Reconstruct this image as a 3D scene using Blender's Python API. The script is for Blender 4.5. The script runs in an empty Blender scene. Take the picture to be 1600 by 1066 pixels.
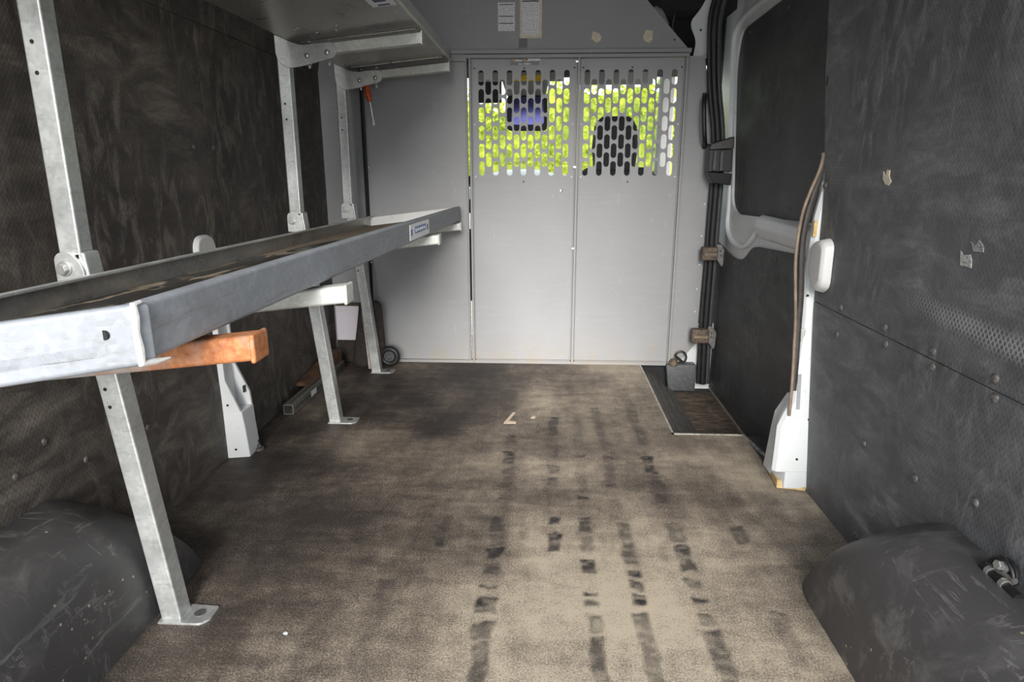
import bpy, bmesh, math, random
from mathutils import Vector, Matrix
import numpy as np
random.seed(7)
rng = np.random.RandomState(5)
S = bpy.context.scene
COL = S.collection

# ------------------------------------------------------------------ camera
F, CAMH, PITCH, YAW = 1032.0, 0.9, math.radians(14.7), math.radians(2.8)
cam = bpy.data.cameras.new('camera')
cam.sensor_fit = 'HORIZONTAL'; cam.sensor_width = 36.0
cam.lens = F / 1600.0 * 36.0
cam.clip_start = 0.02
camo = bpy.data.objects.new('camera', cam); COL.objects.link(camo)
camo.location = (0, 0, CAMH)
camo.rotation_euler = (math.pi/2 - PITCH, 0, YAW)
S.camera = camo
# ------------------------------------------------------------------ world, sun, exposure
w = bpy.data.worlds.new('sky'); S.world = w; w.use_nodes = True
bg = w.node_tree.nodes['Background']
bg.inputs[0].default_value = (0.90, 0.95, 1.0, 1); bg.inputs[1].default_value = 1.8
sun = bpy.data.lights.new('hazy_sun', 'SUN'); sun.energy = 4.5; sun.angle = math.radians(27)
sun.color = (1.0, 0.965, 0.91)
suno = bpy.data.objects.new('hazy_sun', sun); COL.objects.link(suno)
sun_dir = Vector((-0.03, 1.0, -0.38)).normalized()
suno.rotation_euler = sun_dir.to_track_quat('-Z', 'Y').to_euler()
suno.location = (0, -6, 4)
por = bpy.data.lights.new('rear_opening', 'AREA'); por.shape = 'RECTANGLE'; por.size = 1.75; por.size_y = 1.72
por.cycles.is_portal = True
poro = bpy.data.objects.new('rear_opening', por); COL.objects.link(poro)
poro.location = (-0.12, 0.09, 0.87); poro.rotation_euler = (math.pi/2, 0, 0)
S.view_settings.view_transform = 'Standard'; S.view_settings.look = 'None'
S.view_settings.exposure = 0.55; S.view_settings.gamma = 1.0
S.view_settings.use_curve_mapping = False

# pixel of the photograph -> point on a plane (used only to take measurements)
_f = Vector((-math.sin(YAW)*math.cos(PITCH), math.cos(YAW)*math.cos(PITCH), -math.sin(PITCH)))
_r = Vector((math.cos(YAW), math.sin(YAW), 0)); _u = _r.cross(_f)
def at(px, py, axis, val):
    d = _r*((px-800)/F) + _u*((533-py)/F) + _f
    c = Vector((0, 0, CAMH)); i = 'xyz'.index(axis)
    return c + d*((val-c[i])/d[i])
def atx(px, py, v): return at(px, py, 'x', v)
def aty(px, py, v): return at(px, py, 'y', v)
def atz(px, py, v=0.0): return at(px, py, 'z', v)

# ------------------------------------------------------------------ materials
class N:
    def __init__(s, name):
        s.m = bpy.data.materials.new(name); s.m.use_nodes = True
        s.t = s.m.node_tree; s.b = s.t.nodes['Principled BSDF']; s.out = s.t.nodes['Material Output']
    def n(s, typ, **k):
        x = s.t.nodes.new(typ)
        for a, v in k.items(): setattr(x, a, v)
        return x
    def l(s, a, b): s.t.links.new(a, b)
    def val(s, inp, v):
        if hasattr(v, 'is_output') : s.l(v, inp)
        else: inp.default_value = v
    def math(s, op, a, b=0.0, clamp=False):
        x = s.n('ShaderNodeMath', operation=op); x.use_clamp = clamp
        s.val(x.inputs[0], a); s.val(x.inputs[1], b); return x.outputs[0]
    def pos(s):
        return s.n('ShaderNodeNewGeometry').outputs['Position']
    def map(s, v, scale=(1,1,1), loc=(0,0,0), rot=(0,0,0)):
        x = s.n('ShaderNodeMapping'); s.l(v, x.inputs[0])
        x.inputs['Scale'].default_value = scale; x.inputs['Location'].default_value = loc; x.inputs['Rotation'].default_value = rot
        return x.outputs[0]
    def noise(s, v, scale, detail=4, rough=0.55, dist=0.0):
        x = s.n('ShaderNodeTexNoise'); s.l(v, x.inputs['Vector'])
        x.inputs['Scale'].default_value = scale; x.inputs['Detail'].default_value = detail
        x.inputs['Roughness'].default_value = rough; x.inputs['Distortion'].default_value = dist
        return x.outputs[0]
    def ramp(s, fac, stops):
        x = s.n('ShaderNodeValToRGB'); s.l(fac, x.inputs[0])
        el = x.color_ramp.elements
        while len(el) < len(stops): el.new(0.5)
        for e, (p, c) in zip(el, stops):
            e.position = p
            e.color = (c, c, c, 1) if isinstance(c, (int, float)) else (c[0], c[1], c[2], 1)
        return x.outputs[0]
    def mix(s, fac, a, b):
        x = s.n('ShaderNodeMix', data_type='RGBA'); s.val(x.inputs['Factor'], fac)
        for q, v in ((6, a), (7, b)):
            if hasattr(v, 'is_output'): s.l(v, x.inputs[q])
            else: x.inputs[q].default_value = (v[0], v[1], v[2], 1)
        return x.outputs[2]
    def base(s, c):
        i = s.b.inputs['Base Color']
        if hasattr(c, 'is_output'): s.l(c, i)
        else: i.default_value = (c[0], c[1], c[2], 1)
    def rough(s, r): s.val(s.b.inputs['Roughness'], r)
    def metal(s, r): s.b.inputs['Metallic'].default_value = r
    def bump(s, h, strength=0.3, dist=0.002):
        x = s.n('ShaderNodeBump'); s.l(h, x.inputs['Height'])
        x.inputs['Strength'].default_value = strength; x.inputs['Distance'].default_value = dist
        s.l(x.outputs[0], s.b.inputs['Normal'])
    def spec(s, v): s.b.inputs['Specular IOR Level'].default_value = v

def plain(name, c, rough=0.5, metal=0.0, var=0.12, scale=30, spec=0.5):
    k = N(name); p = k.pos()
    f = k.noise(p, scale, 5)
    k.base(k.mix(k.ramp(f, [(0.3, 0.0), (0.7, 1.0)]), [x*(1-var) for x in c], [min(1, x*(1+var)) for x in c]))
    k.rough(rough); k.metal(metal); k.spec(spec)
    return k.m

def galvanised(name, c=(0.50, 0.52, 0.52), rough=0.42, metal=0.75, dirt=0.35, dirtc=(0.20, 0.18, 0.15)):
    k = N(name); p = k.pos()
    v = k.n('ShaderNodeTexVoronoi'); v.inputs['Scale'].default_value = 130; k.l(p, v.inputs['Vector'])
    sp = k.ramp(v.outputs['Color'], [(0.0, 0.86), (1.0, 1.08)])
    n1 = k.noise(p, 9, 5, 0.6)
    n2 = k.noise(k.map(p, (14, 3, 60)), 2.2, 6, 0.65)
    col = k.mix(k.ramp(n1, [(0.35, 0.0), (0.7, 1.0)]), [x*0.82 for x in c], [x*1.12 for x in c])
    m = k.n('ShaderNodeMix', data_type='RGBA', blend_type='MULTIPLY'); m.inputs['Factor'].default_value = 1
    k.l(col, m.inputs[6]); k.l(sp, m.inputs[7])
    d = k.ramp(n2, [(0.56, 0.0), (0.72, dirt)])
    k.base(k.mix(d, m.outputs[2], dirtc))
    k.rough(k.ramp(n1, [(0.3, rough-0.1), (0.7, rough+0.12)])); k.metal(metal)
    k.bump(n2, 0.12, 0.001)
    return k.m

def plyfloor_wall(name, c, scuff, amt=0.5, mesh=0.4, stretch=(1, 6, 18), rough=0.55, rub=None):
    """phenolic film-faced dark plywood: fine wire-mesh grip pattern, scuffs and rubbed streaks"""
    k = N(name); p = k.pos()
    big = k.noise(p, 2.3, 5, 0.6, 0.4)
    st = k.noise(k.map(p, stretch), 1.0, 7, 0.68, 0.6)
    st2 = k.noise(k.map(p, (stretch[0], stretch[2]*0.7, stretch[1]*0.9), (3, 1, 7)), 1.5, 6, 0.7, 0.8)
    fine = k.noise(p, 140, 3, 0.6)
    wv = []
    for a in (0.95, -0.95):
        x = k.n('ShaderNodeTexWave', wave_type='BANDS', bands_direction='Z'); x.inputs['Scale'].default_value = 34
        x.inputs['Distortion'].default_value = 0.0
        k.l(k.map(p, (1, 1, 1), (0, 0, 0), (a, 0, 0)), x.inputs['Vector']); wv.append(x.outputs['Fac'])
    grid = k.math('MAXIMUM', k.ramp(wv[0], [(0.70, 0.0), (0.95, 1.0)]), k.ramp(wv[1], [(0.70, 0.0), (0.95, 1.0)]))
    s1 = k.math('MULTIPLY', k.ramp(st, [(0.42, 0.0), (0.70, 1.0)]), k.ramp(big, [(0.38, 0.15), (0.66, 1.0)]))
    s2 = k.math('MULTIPLY', k.ramp(st2, [(0.46, 0.0), (0.72, 0.9)]), k.ramp(big, [(0.40, 1.0), (0.6, 0.2)]))
    s = k.math('MAXIMUM', s1, s2)
    s = k.math('MULTIPLY', s, k.ramp(fine, [(0.3, 0.45), (0.65, 1.0)]))
    # rubbed bands where the raised mesh shows pale
    band = k.ramp(k.noise(k.map(p, (1, 1.2, 5), (5, 2, 1)), 1.0, 4, 0.6), [(0.57, 0.0), (0.70, 1.0)])
    if rub:      # one long pale rub mark, sloping along the panel, that shows the raised mesh
        sep = k.n('ShaderNodeSeparateXYZ'); k.l(p, sep.inputs[0])
        line = k.math('ADD', k.math('MULTIPLY', sep.outputs[1], rub[1]), rub[0]-rub[1]*1.1)
        dz = k.math('ABSOLUTE', k.math('SUBTRACT', sep.outputs[2], line))
        m1 = k.ramp(k.math('DIVIDE', dz, 0.03), [(0.25, 1.0), (0.9, 0.0)])
        m2 = k.ramp(k.math('SUBTRACT', 1.75, sep.outputs[1]), [(0.30, 0.0), (0.55, 1.0)])
        band = k.math('MAXIMUM', band, k.math('MULTIPLY', k.math('MULTIPLY', m1, m2), 1.4))
    gm = k.math('MULTIPLY', k.math('MULTIPLY', k.math('ADD', band, 0.12), grid), mesh)  # faint pale grid everywhere paints in glints off the raised mesh
    tot = k.math('ADD', k.math('MULTIPLY', s, amt), gm, True)
    b = k.mix(k.ramp(big, [(0.3, 0.0), (0.7, 1.0)]), [x*0.72 for x in c], [x*1.3 for x in c])
    k.base(k.mix(tot, b, scuff))
    k.rough(k.ramp(st, [(0.3, rough-0.08), (0.7, rough+0.15)])); k.spec(0.4)
    hh = k.math('ADD', k.math('MULTIPLY', grid, 0.6), k.math('MULTIPLY', fine, 0.6))
    k.bump(hh, 0.32, 0.0012)
    return k.m

def moulded(name, c, scuff):
    """scratched black plastic of the wheel-arch covers"""
    k = N(name); p = k.pos()
    big = k.noise(p, 3.0, 4, 0.6)
    sc = []
    for i, (rot, scl) in enumerate((((0.3, 0.5, 0.6), (3, 30, 12)), ((0.2, -0.7, -0.8), (26, 3, 18)), ((1.0, 0.2, 2.0), (3, 22, 14)))):
        sc.append(k.ramp(k.noise(k.map(p, scl, (i*3, i, 2), rot), 1.0, 6, 0.7, 1.1), [(0.60, 0.0), (0.635, 0.8), (0.67, 0.1)]))
    s = k.math('MAXIMUM', k.math('MAXIMUM', sc[0], sc[1]), sc[2])
    cl = k.ramp(k.noise(p, 9, 6, 0.7, 0.5), [(0.5, 0.0), (0.72, 0.55)])
    s = k.math('MULTIPLY', s, k.ramp(k.noise(p, 5, 3), [(0.40, 0.05), (0.60, 0.55)]))
    tot = k.math('MAXIMUM', s, k.math('MULTIPLY', cl, k.ramp(big, [(0.4, 0.1), (0.65, 0.8)])))
    sp = k.n('ShaderNodeTexVoronoi'); sp.inputs['Scale'].default_value = 38; k.l(p, sp.inputs['Vector'])
    spk = k.math('MULTIPLY', k.math('LESS_THAN', sp.outputs['Distance'], 0.10), k.ramp(k.noise(p, 7, 2), [(0.55, 0.0), (0.62, 1.0)]))
    b = k.mix(tot, c, scuff)
    k.base(k.mix(k.math('MULTIPLY', spk, 0.8), b, (0.42, 0.36, 0.26)))
    k.rough(k.ramp(big, [(0.3, 0.36), (0.7, 0.55)])); k.spec(0.5)
    k.bump(k.noise(p, 220, 3), 0.18, 0.0008)
    return k.m

def grey_paint(name, c, dirtbottom=True):
    k = N(name); p = k.pos()
    sep = k.n('ShaderNodeSeparateXYZ'); k.l(p, sep.inputs[0])
    n1 = k.noise(p, 2.0, 5, 0.6); n2 = k.noise(k.map(p, (4, 1, 40)), 1.4, 6, 0.7)
    sc = k.ramp(k.noise(k.map(p, (30, 4, 9), (1, 2, 3), (0, 0.8, 0)), 1.0, 6, 0.72, 1.3), [(0.635, 0.0), (0.67, 1.0), (0.70, 0.0)])
    spots = k.ramp(k.noise(p, 55, 4, 0.7), [(0.70, 0.0), (0.76, 1.0)])
    col = k.mix(k.ramp(n1, [(0.3, 0.0), (0.7, 1.0)]), [x*0.93 for x in c], [x*1.07 for x in c])
    col = k.mix(k.math('MULTIPLY', k.ramp(n2, [(0.5, 0.0), (0.75, 0.10)]), 1.0), col, (0.50, 0.50, 0.50))
    col = k.mix(k.math('MULTIPLY', sc, 0.25), col, (0.55, 0.55, 0.56))
    col = k.mix(k.math('MULTIPLY', spots, 0.35), col, (0.12, 0.12, 0.12))
    # dust settled just above the floor
    dz = k.n('ShaderNodeMapRange'); k.l(sep.outputs[2], dz.inputs[0])
    dz.inputs[1].default_value = 0.16; dz.inputs[2].default_value = 0.0; dz.inputs[3].default_value = 0; dz.inputs[4].default_value = 1
    dd = k.math('MULTIPLY', dz.outputs[0], k.ramp(k.noise(p, 14, 5, 0.7), [(0.42, 0.0), (0.68, 0.55)]))
    col = k.mix(dd, col, (0.36, 0.29, 0.20))
    k.base(col); k.rough(0.46); k.spec(0.45)
    k.bump(k.noise(p, 90, 3), 0.05, 0.001)
    return k.m

def white_paint(name, c=(0.66, 0.68, 0.69), grime=0.5):
    k = N(name); p = k.pos()
    n1 = k.noise(p, 26, 6, 0.72); n2 = k.noise(p, 4, 4)
    col = k.mix(k.ramp(n2, [(0.3, 0.0), (0.7, 1.0)]), [x*0.93 for x in c], [x*1.05 for x in c])
    g = k.math('MULTIPLY', k.ramp(n1, [(0.60, 0.0), (0.74, 1.0)]), grime)
    k.base(k.mix(g, col, (0.30, 0.25, 0.18)))
    k.rough(0.32)
    return k.m

def rusty(name):
    k = N(name); p = k.pos()
    n1 = k.noise(p, 22, 6, 0.65, 0.4); n2 = k.noise(p, 90, 4, 0.7)
    sep = k.n('ShaderNodeSeparateXYZ'); k.l(p, sep.inputs[0])
    mr = k.n('ShaderNodeMapRange'); k.l(sep.outputs[0], mr.inputs[0])
    mr.inputs[1].default_value = -0.60; mr.inputs[2].default_value = -0.46
    f = k.math('ADD', mr.outputs[0], k.math('MULTIPLY', k.math('SUBTRACT', n1, 0.5), 1.6), True)
    r = k.mix(k.ramp(n2, [(0.3, 0.0), (0.7, 1.0)]), (0.30, 0.085, 0.025), (0.55, 0.24, 0.10))
    k.base(k.mix(f, (0.42, 0.43, 0.42), r)); k.rough(0.62); k.metal(0.15)
    return k.m

M = {}
M['galv'] = galvanised('galvanised_steel', (0.64, 0.66, 0.65), 0.40, 0.6)
M['galv_white'] = galvanised('dull_zinc_arm', (0.62, 0.63, 0.60), 0.5, 0.35, 0.25)
M['galv_rail'] = galvanised('oxidised_galvanised_rail', (0.27, 0.29, 0.32), 0.55, 0.08, 0.8, (0.17, 0.165, 0.15))
M['galv_sheet'] = galvanised('shelf_sheet_steel', (0.42, 0.41, 0.39), 0.32, 0.7, 0.2)
M['rust'] = rusty('rusty_steel')
M['wall_l'] = plyfloor_wall('dark_ply_brown', (0.052, 0.045, 0.041), (0.30, 0.26, 0.22), 1.15, 0.16)
M['wall_r'] = plyfloor_wall('dark_ply_blueblack', (0.082, 0.084, 0.091), (0.36, 0.36, 0.365), 0.85, 0.60, rub=(0.62, 0.055))
M['door_ply'] = plyfloor_wall('dark_ply_door', (0.046, 0.046, 0.048), (0.22, 0.22, 0.22), 0.4, 0.25)
M['arch'] = moulded('scuffed_black_plastic', (0.066, 0.063, 0.064), (0.36, 0.35, 0.345))
M['grey'] = grey_paint('grey_bulkhead_paint', (0.315, 0.317, 0.328))
M['greyd'] = grey_paint('grey_frame_paint', (0.30, 0.30, 0.306))
M['white'] = white_paint('white_van_paint', (0.70, 0.72, 0.73), 0.6)
M['whited'] = white_paint('scuffed_white_paint', (0.66, 0.66, 0.65), 0.75)
M['rubber'] = plain('black_rubber', (0.016, 0.016, 0.017), 0.45, 0, 0.3)
M['rubberg'] = plain('dusty_seal_rubber', (0.040, 0.035, 0.032), 0.6, 0, 0.35, 40)
M['rubbert'] = plain('tan_dusty_seal_lip', (0.22, 0.165, 0.12), 0.6, 0, 0.3, 30)
M['black'] = plain('black_plastic', (0.014, 0.014, 0.015), 0.4, 0, 0.2)
M['blackm'] = plain('dark_lining', (0.010, 0.010, 0.011), 0.8, 0, 0.3)
M['bolt'] = plain('zinc_bolt', (0.58, 0.58, 0.56), 0.35, 0.8, 0.15, 90)
M['boltd'] = plain('scuffed_black_fastener', (0.085, 0.080, 0.076), 0.5, 0.0, 0.6, 160)
M['pawn'] = plain('brown_dusty_bracket', (0.115, 0.085, 0.062), 0.65, 0.0, 0.6, 60)
M['cream'] = plain('cream_label_residue', (0.72, 0.64, 0.50), 0.7, 0, 0.15, 60)
M['creamw'] = plain('masking_tape', (0.66, 0.54, 0.42), 0.7, 0, 0.1, 60)
M['blue'] = plain('label_blue', (0.05, 0.13, 0.38), 0.4, 0, 0.2, 200)
M['navy'] = plain('label_navy', (0.025, 0.04, 0.12), 0.4, 0, 0.3, 200)
M['lwhite'] = plain('label_white', (0.78, 0.80, 0.84), 0.4, 0, 0.06, 100)
M['orange'] = plain('orange_plastic', (0.50, 0.085, 0.02), 0.45, 0, 0.25, 80)
M['card'] = plain('white_carton', (0.74, 0.70, 0.76), 0.6, 0, 0.03, 20)
M['cardtop'] = plain('dusty_carton_top', (0.16, 0.125, 0.095), 0.8, 0, 0.3, 50)
M['wood'] = plain('rust_brown_timber', (0.085, 0.045, 0.025), 0.7, 0, 0.5, 45)
M['cloth'] = plain('dark_brown_cloth', (0.040, 0.032, 0.027), 0.9, 0, 0.35, 50)
M['pink'] = plain('pale_strap', (0.55, 0.47, 0.46), 0.7, 0, 0.2, 60)
M['seat'] = plain('grey_seat_fabric', (0.055, 0.055, 0.06), 0.9, 0, 0.15, 160)
M['visor'] = plain('grey_visor', (0.30, 0.30, 0.29), 0.7, 0, 0.05, 20)
M['yellow'] = plain('yellow_warning_label', (0.70, 0.45, 0.02), 0.5, 0, 0.25, 120)
M['chan'] = galvanised('perforated_channel_steel', (0.24, 0.24, 0.22), 0.5, 0.6, 0.5, (0.10, 0.075, 0.05))
M['mirror'] = plain('mirror_glass', (0.16, 0.16, 0.42), 0.12, 1.0, 0.0)  # blue base colour paints in the reflected sky
M['sponge'] = plain('yellow_foam_seal', (0.62, 0.45, 0.21), 0.8, 0, 0.3, 70)
M['gold'] = plain('gold_letters', (0.62, 0.44, 0.10), 0.5, 0, 0.2, 120)
M['plate'] = plain('dark_plate', (0.10, 0.10, 0.10), 0.4, 0.3, 0.4, 150)
M['tarmac'] = plain('pale_yard_concrete', (0.42, 0.40, 0.37), 0.9, 0, 0.2, 6)

def m_floor():
    k = N('worn_floor'); p = k.pos()
    a = k.n('ShaderNodeAttribute', attribute_name='dust'); b = k.n('ShaderNodeAttribute', attribute_name='mark')
    fine = k.noise(p, 260, 2, 0.7); mid = k.noise(p, 18, 6, 0.7, 0.3)
    st = k.noise(k.map(p, (16, 3, 1), (2, 0, 0), (0, 0, 0.15)), 1.0, 6, 0.7, 0.5)
    st2 = k.noise(k.map(p, (3.5, 17, 1), (6, 3, 0), (0, 0, 0.1)), 1.0, 6, 0.7, 0.5)
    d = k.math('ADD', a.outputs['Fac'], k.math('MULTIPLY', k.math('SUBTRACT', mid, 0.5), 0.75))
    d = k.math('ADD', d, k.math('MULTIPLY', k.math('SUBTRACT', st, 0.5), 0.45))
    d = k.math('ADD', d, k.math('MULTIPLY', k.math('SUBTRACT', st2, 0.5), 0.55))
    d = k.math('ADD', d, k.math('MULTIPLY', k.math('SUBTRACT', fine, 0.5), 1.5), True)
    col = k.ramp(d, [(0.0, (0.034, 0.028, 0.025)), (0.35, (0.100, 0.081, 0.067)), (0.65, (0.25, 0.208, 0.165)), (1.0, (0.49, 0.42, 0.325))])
    mk = k.math('MULTIPLY', b.outputs['Fac'], k.ramp(k.noise(p, 60, 4, 0.7), [(0.25, 0.65), (0.5, 1.0)]))
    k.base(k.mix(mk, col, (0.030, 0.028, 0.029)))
    k.rough(0.62); k.spec(0.35)
    k.bump(fine, 0.35, 0.0012)
    return k.m
M['floor'] = m_floor()

def m_tread():
    k = N('worn_step_mat'); p = k.pos()
    n = k.noise(k.map(p, (14, 40, 14), (0, 0, 0), (0, 0, 0.5)), 1.0, 7, 0.75, 1.0)
    k.base(k.ramp(n, [(0.35, (0.025, 0.02, 0.018)), (0.52, (0.105, 0.078, 0.058)), (0.68, (0.28, 0.215, 0.16))]))
    k.rough(0.75); k.bump(n, 0.6, 0.003); return k.m
M['tread'] = m_tread()
M['border'] = plain('grey_rubber_border', (0.105, 0.097, 0.09), 0.6, 0, 0.6, 40)
M['kick'] = plain('grey_black_moulding', (0.060, 0.064, 0.068), 0.5, 0, 0.35, 60)
M['alu'] = plain('aluminium_edge', (0.50, 0.47, 0.42), 0.45, 0.5, 0.4, 60)

def m_tray():
    k = N('dirty_tray_liner'); p = k.pos()
    n = k.noise(k.map(p, (9, 3.0, 1), (1, 4, 0)), 1.0, 5, 0.6, 0.5)
    n2 = k.noise(p, 45, 5, 0.7)
    sep = k.n('ShaderNodeSeparateXYZ'); k.l(p, sep.inputs[0])
    far = k.n('ShaderNodeMapRange'); k.l(sep.outputs[1], far.inputs[0])
    far.inputs[1].default_value = 1.55; far.inputs[2].default_value = 2.3
    f = k.ramp(k.math('ADD', k.math('ADD', n, k.math('MULTIPLY', n2, 0.18)), k.math('MULTIPLY', far.outputs[0], 0.3)), [(0.66, 0.0), (0.70, 1.0)])
    tan = k.mix(k.ramp(n2, [(0.3, 0.0), (0.7, 1.0)]), (0.15, 0.115, 0.08), (0.27, 0.225, 0.165))
    k.base(k.mix(f, (0.022, 0.018, 0.016), tan)); k.rough(k.ramp(f, [(0, 0.3), (1, 0.8)])); return k.m
M['tray'] = m_tray()

def m_print(name, z0, pitch):
    """a page of small grey print: rows of broken dashes"""
    k = N(name); p = k.pos()
    sep = k.n('ShaderNodeSeparateXYZ'); k.l(p, sep.inputs[0])
    row = k.math('FRACT', k.math('DIVIDE', k.math('SUBTRACT', sep.outputs[2], z0), pitch))
    r = k.math('LESS_THAN', row, 0.55)
    w_ = k.noise(k.map(p, (130, 0, 1/pitch)), 1.0, 2)
    k.base(k.mix(k.math('MULTIPLY', k.math('MULTIPLY', r, k.ramp(w_, [(0.42, 0.0), (0.5, 1.0)])), 0.6), (0.90, 0.89, 0.92), (0.22, 0.22, 0.23)))
    k.rough(0.6); return k.m
M['print1'] = m_print('printed_notice', 1.46, 0.0042)
M['print2'] = m_print('printed_table', 1.43, 0.0036)

def m_glass():
    k = N('windscreen_glass')
    tr = k.n('ShaderNodeBsdfTransparent'); gl = k.n('ShaderNodeBsdfGlossy'); gl.inputs['Roughness'].default_value = 0.0
    fr = k.n('ShaderNodeFresnel'); fr.inputs[0].default_value = 1.45
    tr.inputs[0].default_value = (0.93, 0.96, 0.94, 1)
    mx = k.n('ShaderNodeMixShader'); k.l(fr.outputs[0], mx.inputs[0]); k.l(tr.outputs[0], mx.inputs[1]); k.l(gl.outputs[0], mx.inputs[2])
    k.l(mx.outputs[0], k.out.inputs['Surface']); return k.m
M['glass'] = m_glass()

def m_leaf():
    k = N('sunny_hedge_leaf'); p = k.pos()
    n = k.noise(p, 3.0, 4, 0.7); n2 = k.noise(p, 17, 3, 0.7)
    f = k.ramp(k.math('ADD', k.math('MULTIPLY', n, 0.5), k.math('MULTIPLY', n2, 0.5)), [(0.38, 0.0), (0.62, 1.0)])
    c = k.mix(f, (0.14, 0.24, 0.03), (0.72, 0.75, 0.07))
    k.base(c); k.rough(0.6)
    tl = k.n('ShaderNodeBsdfTranslucent'); k.l(c, tl.inputs[0])
    mx = k.n('ShaderNodeMixShader'); mx.inputs[0].default_value = 0.4
    k.l(k.b.outputs[0], mx.inputs[1]); k.l(tl.outputs[0], mx.inputs[2]); k.l(mx.outputs[0], k.out.inputs['Surface'])
    return k.m
M['leaf'] = m_leaf()

# ------------------------------------------------------------------ mesh helpers
ORIGIN = {}
def origin(o): return ORIGIN.get(o.name, Vector((0, 0, 0)))
class MB:
    def __init__(s): s.v = []; s.f = []
    def add(s, vs, fs):
        o = len(s.v); s.v += [Vector(q) for q in vs]; s.f += [[i+o for i in f] for f in fs]; return s
    def box(s, x0, x1, y0, y1, z0, z1):
        return s.add([(x0,y0,z0),(x1,y0,z0),(x1,y1,z0),(x0,y1,z0),(x0,y0,z1),(x1,y0,z1),(x1,y1,z1),(x0,y1,z1)],
                     [(3,2,1,0),(4,5,6,7),(0,1,5,4),(1,2,6,5),(2,3,7,6),(3,0,4,7)])
    def hexa(s, a, b):
        """two quads (4 points each, same winding) joined into a solid"""
        return s.add(list(a)+list(b), [(3,2,1,0),(4,5,6,7),(0,1,5,4),(1,2,6,5),(2,3,7,6),(3,0,4,7)])
    def loft(s, rings, caps=True, closed=True):
        n = len(rings[0]); vs = [q for r in rings for q in r]; fs = []
        for i in range(len(rings)-1):
            for j in range(n if closed else n-1):
                k = (j+1) % n
                fs.append((i*n+j, i*n+k, (i+1)*n+k, (i+1)*n+j))
        if caps and closed:
            fs.append(tuple(reversed(range(n)))); fs.append(tuple((len(rings)-1)*n+j for j in range(n)))
        return s.add(vs, fs)
    def prism(s, pts, axis, lo, hi):
        def P(a, b, c):
            return {'x': (c, a, b), 'y': (a, c, b), 'z': (a, b, c)}[axis]
        return s.loft([[P(a, b, lo) for a, b in pts], [P(a, b, hi) for a, b in pts]])
    def cyl(s, p0, p1, r, n=16, r2=None):
        p0, p1 = Vector(p0), Vector(p1); d = (p1-p0).normalized()
        a = d.orthogonal().normalized(); b = d.cross(a); r2 = r if r2 is None else r2
        ring = lambda c, q: [c + (a*math.cos(t)+b*math.sin(t))*q for t in [2*math.pi*i/n for i in range(n)]]
        return s.loft([ring(p0, r), ring(p1, r2)])
    def dome(s, c, d, r, h, n=16):
        c, d = Vector(c), Vector(d).normalized(); a = d.orthogonal().normalized(); b = d.cross(a)
        rings = []
        for q in (0.0, 0.3, 0.6, 0.85, 0.97):
            rr = r*math.sqrt(max(0.0, 1-q*q)); rings.append([c + d*(h*q) + (a*math.cos(t)+b*math.sin(t))*rr for t in [2*math.pi*i/n for i in range(n)]])
        return s.loft(rings)
    def tube(s, pts, r, n=10, closed=False):
        pts = [Vector(p) for p in pts]; m = len(pts); rings = []
        prev = None
        for i, p in enumerate(pts):
            if closed: d = pts[(i+1) % m] - pts[i-1]
            else: d = pts[min(i+1, m-1)] - pts[max(i-1, 0)]
            d.normalize()
            a = (prev - d*prev.dot(d)).normalized() if prev else d.orthogonal().normalized()
            prev = a; b = d.cross(a)
            rr = r[i] if isinstance(r, (list, tuple)) else r
            rings.append([p + (a*math.cos(t)+b*math.sin(t))*rr for t in [2*math.pi*j/n for j in range(n)]])
        if closed: rings.append(rings[0])
        return s.loft(rings, caps=not closed)
    def build(s, name, mat, parent=None, bevel=0.0, smooth=False, seg=2, sub=0):
        me = bpy.data.meshes.new(name); o0 = origin(parent) if parent else Vector((0,0,0))
        me.from_pydata([tuple(q-o0) for q in s.v], [], s.f); me.update()
        bm = bmesh.new(); bm.from_mesh(me); bmesh.ops.recalc_face_normals(bm, faces=bm.faces[:]); bm.to_mesh(me); bm.free()
        me.materials.append(mat)
        o = bpy.data.objects.new(name, me); COL.objects.link(o)
        ORIGIN[o.name] = o0
        if parent: o.parent = parent
        if bevel:
            b = o.modifiers.new('bevel', 'BEVEL'); b.width = bevel; b.segments = seg; b.limit_method = 'ANGLE'; b.angle_limit = math.radians(35); b.harden_normals = True
        if sub:
            b = o.modifiers.new('sub', 'SUBSURF'); b.levels = sub; b.render_levels = sub
        if smooth or bevel or sub:
            for p in me.polygons: p.use_smooth = True
            if not sub: me.set_sharp_from_angle(angle=math.radians(40))
        return o

def fillplate(outline, holes, thick, mapfn, bev=0.0):
    """flat plate with holes cut through it, returned as an MB (2D curve filled and thickened)"""
    cu = bpy.data.curves.new('plate', 'CURVE'); cu.dimensions = '2D'; cu.fill_mode = 'BOTH'; cu.extrude = thick/2
    for ring in [outline]+list(holes):
        sp = cu.splines.new('POLY'); sp.points.add(len(ring)-1); sp.use_cyclic_u = True
        for q, (a, b) in zip(sp.points, ring): q.co = (a, b, 0, 1)
    ob = bpy.data.objects.new('plate', cu)
    COL.objects.link(ob); dg = bpy.context.evaluated_depsgraph_get(); dg.update()
    me = bpy.data.meshes.new_from_object(ob.evaluated_get(dg))
    mb = MB(); mb.add([mapfn(v.co.x, v.co.y, v.co.z) for v in me.vertices], [list(p.vertices) for p in me.polygons])
    bpy.data.objects.remove(ob); bpy.data.curves.remove(cu); bpy.data.meshes.remove(me)
    return mb
def ytopl(y): return lambda a, b, c: (a, y+c, b)          # plate facing along y, (a,b) = (x,z)
def xplate(x): return lambda a, b, c: (x+c, a, b)         # plate facing along x, (a,b) = (y,z)
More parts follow.
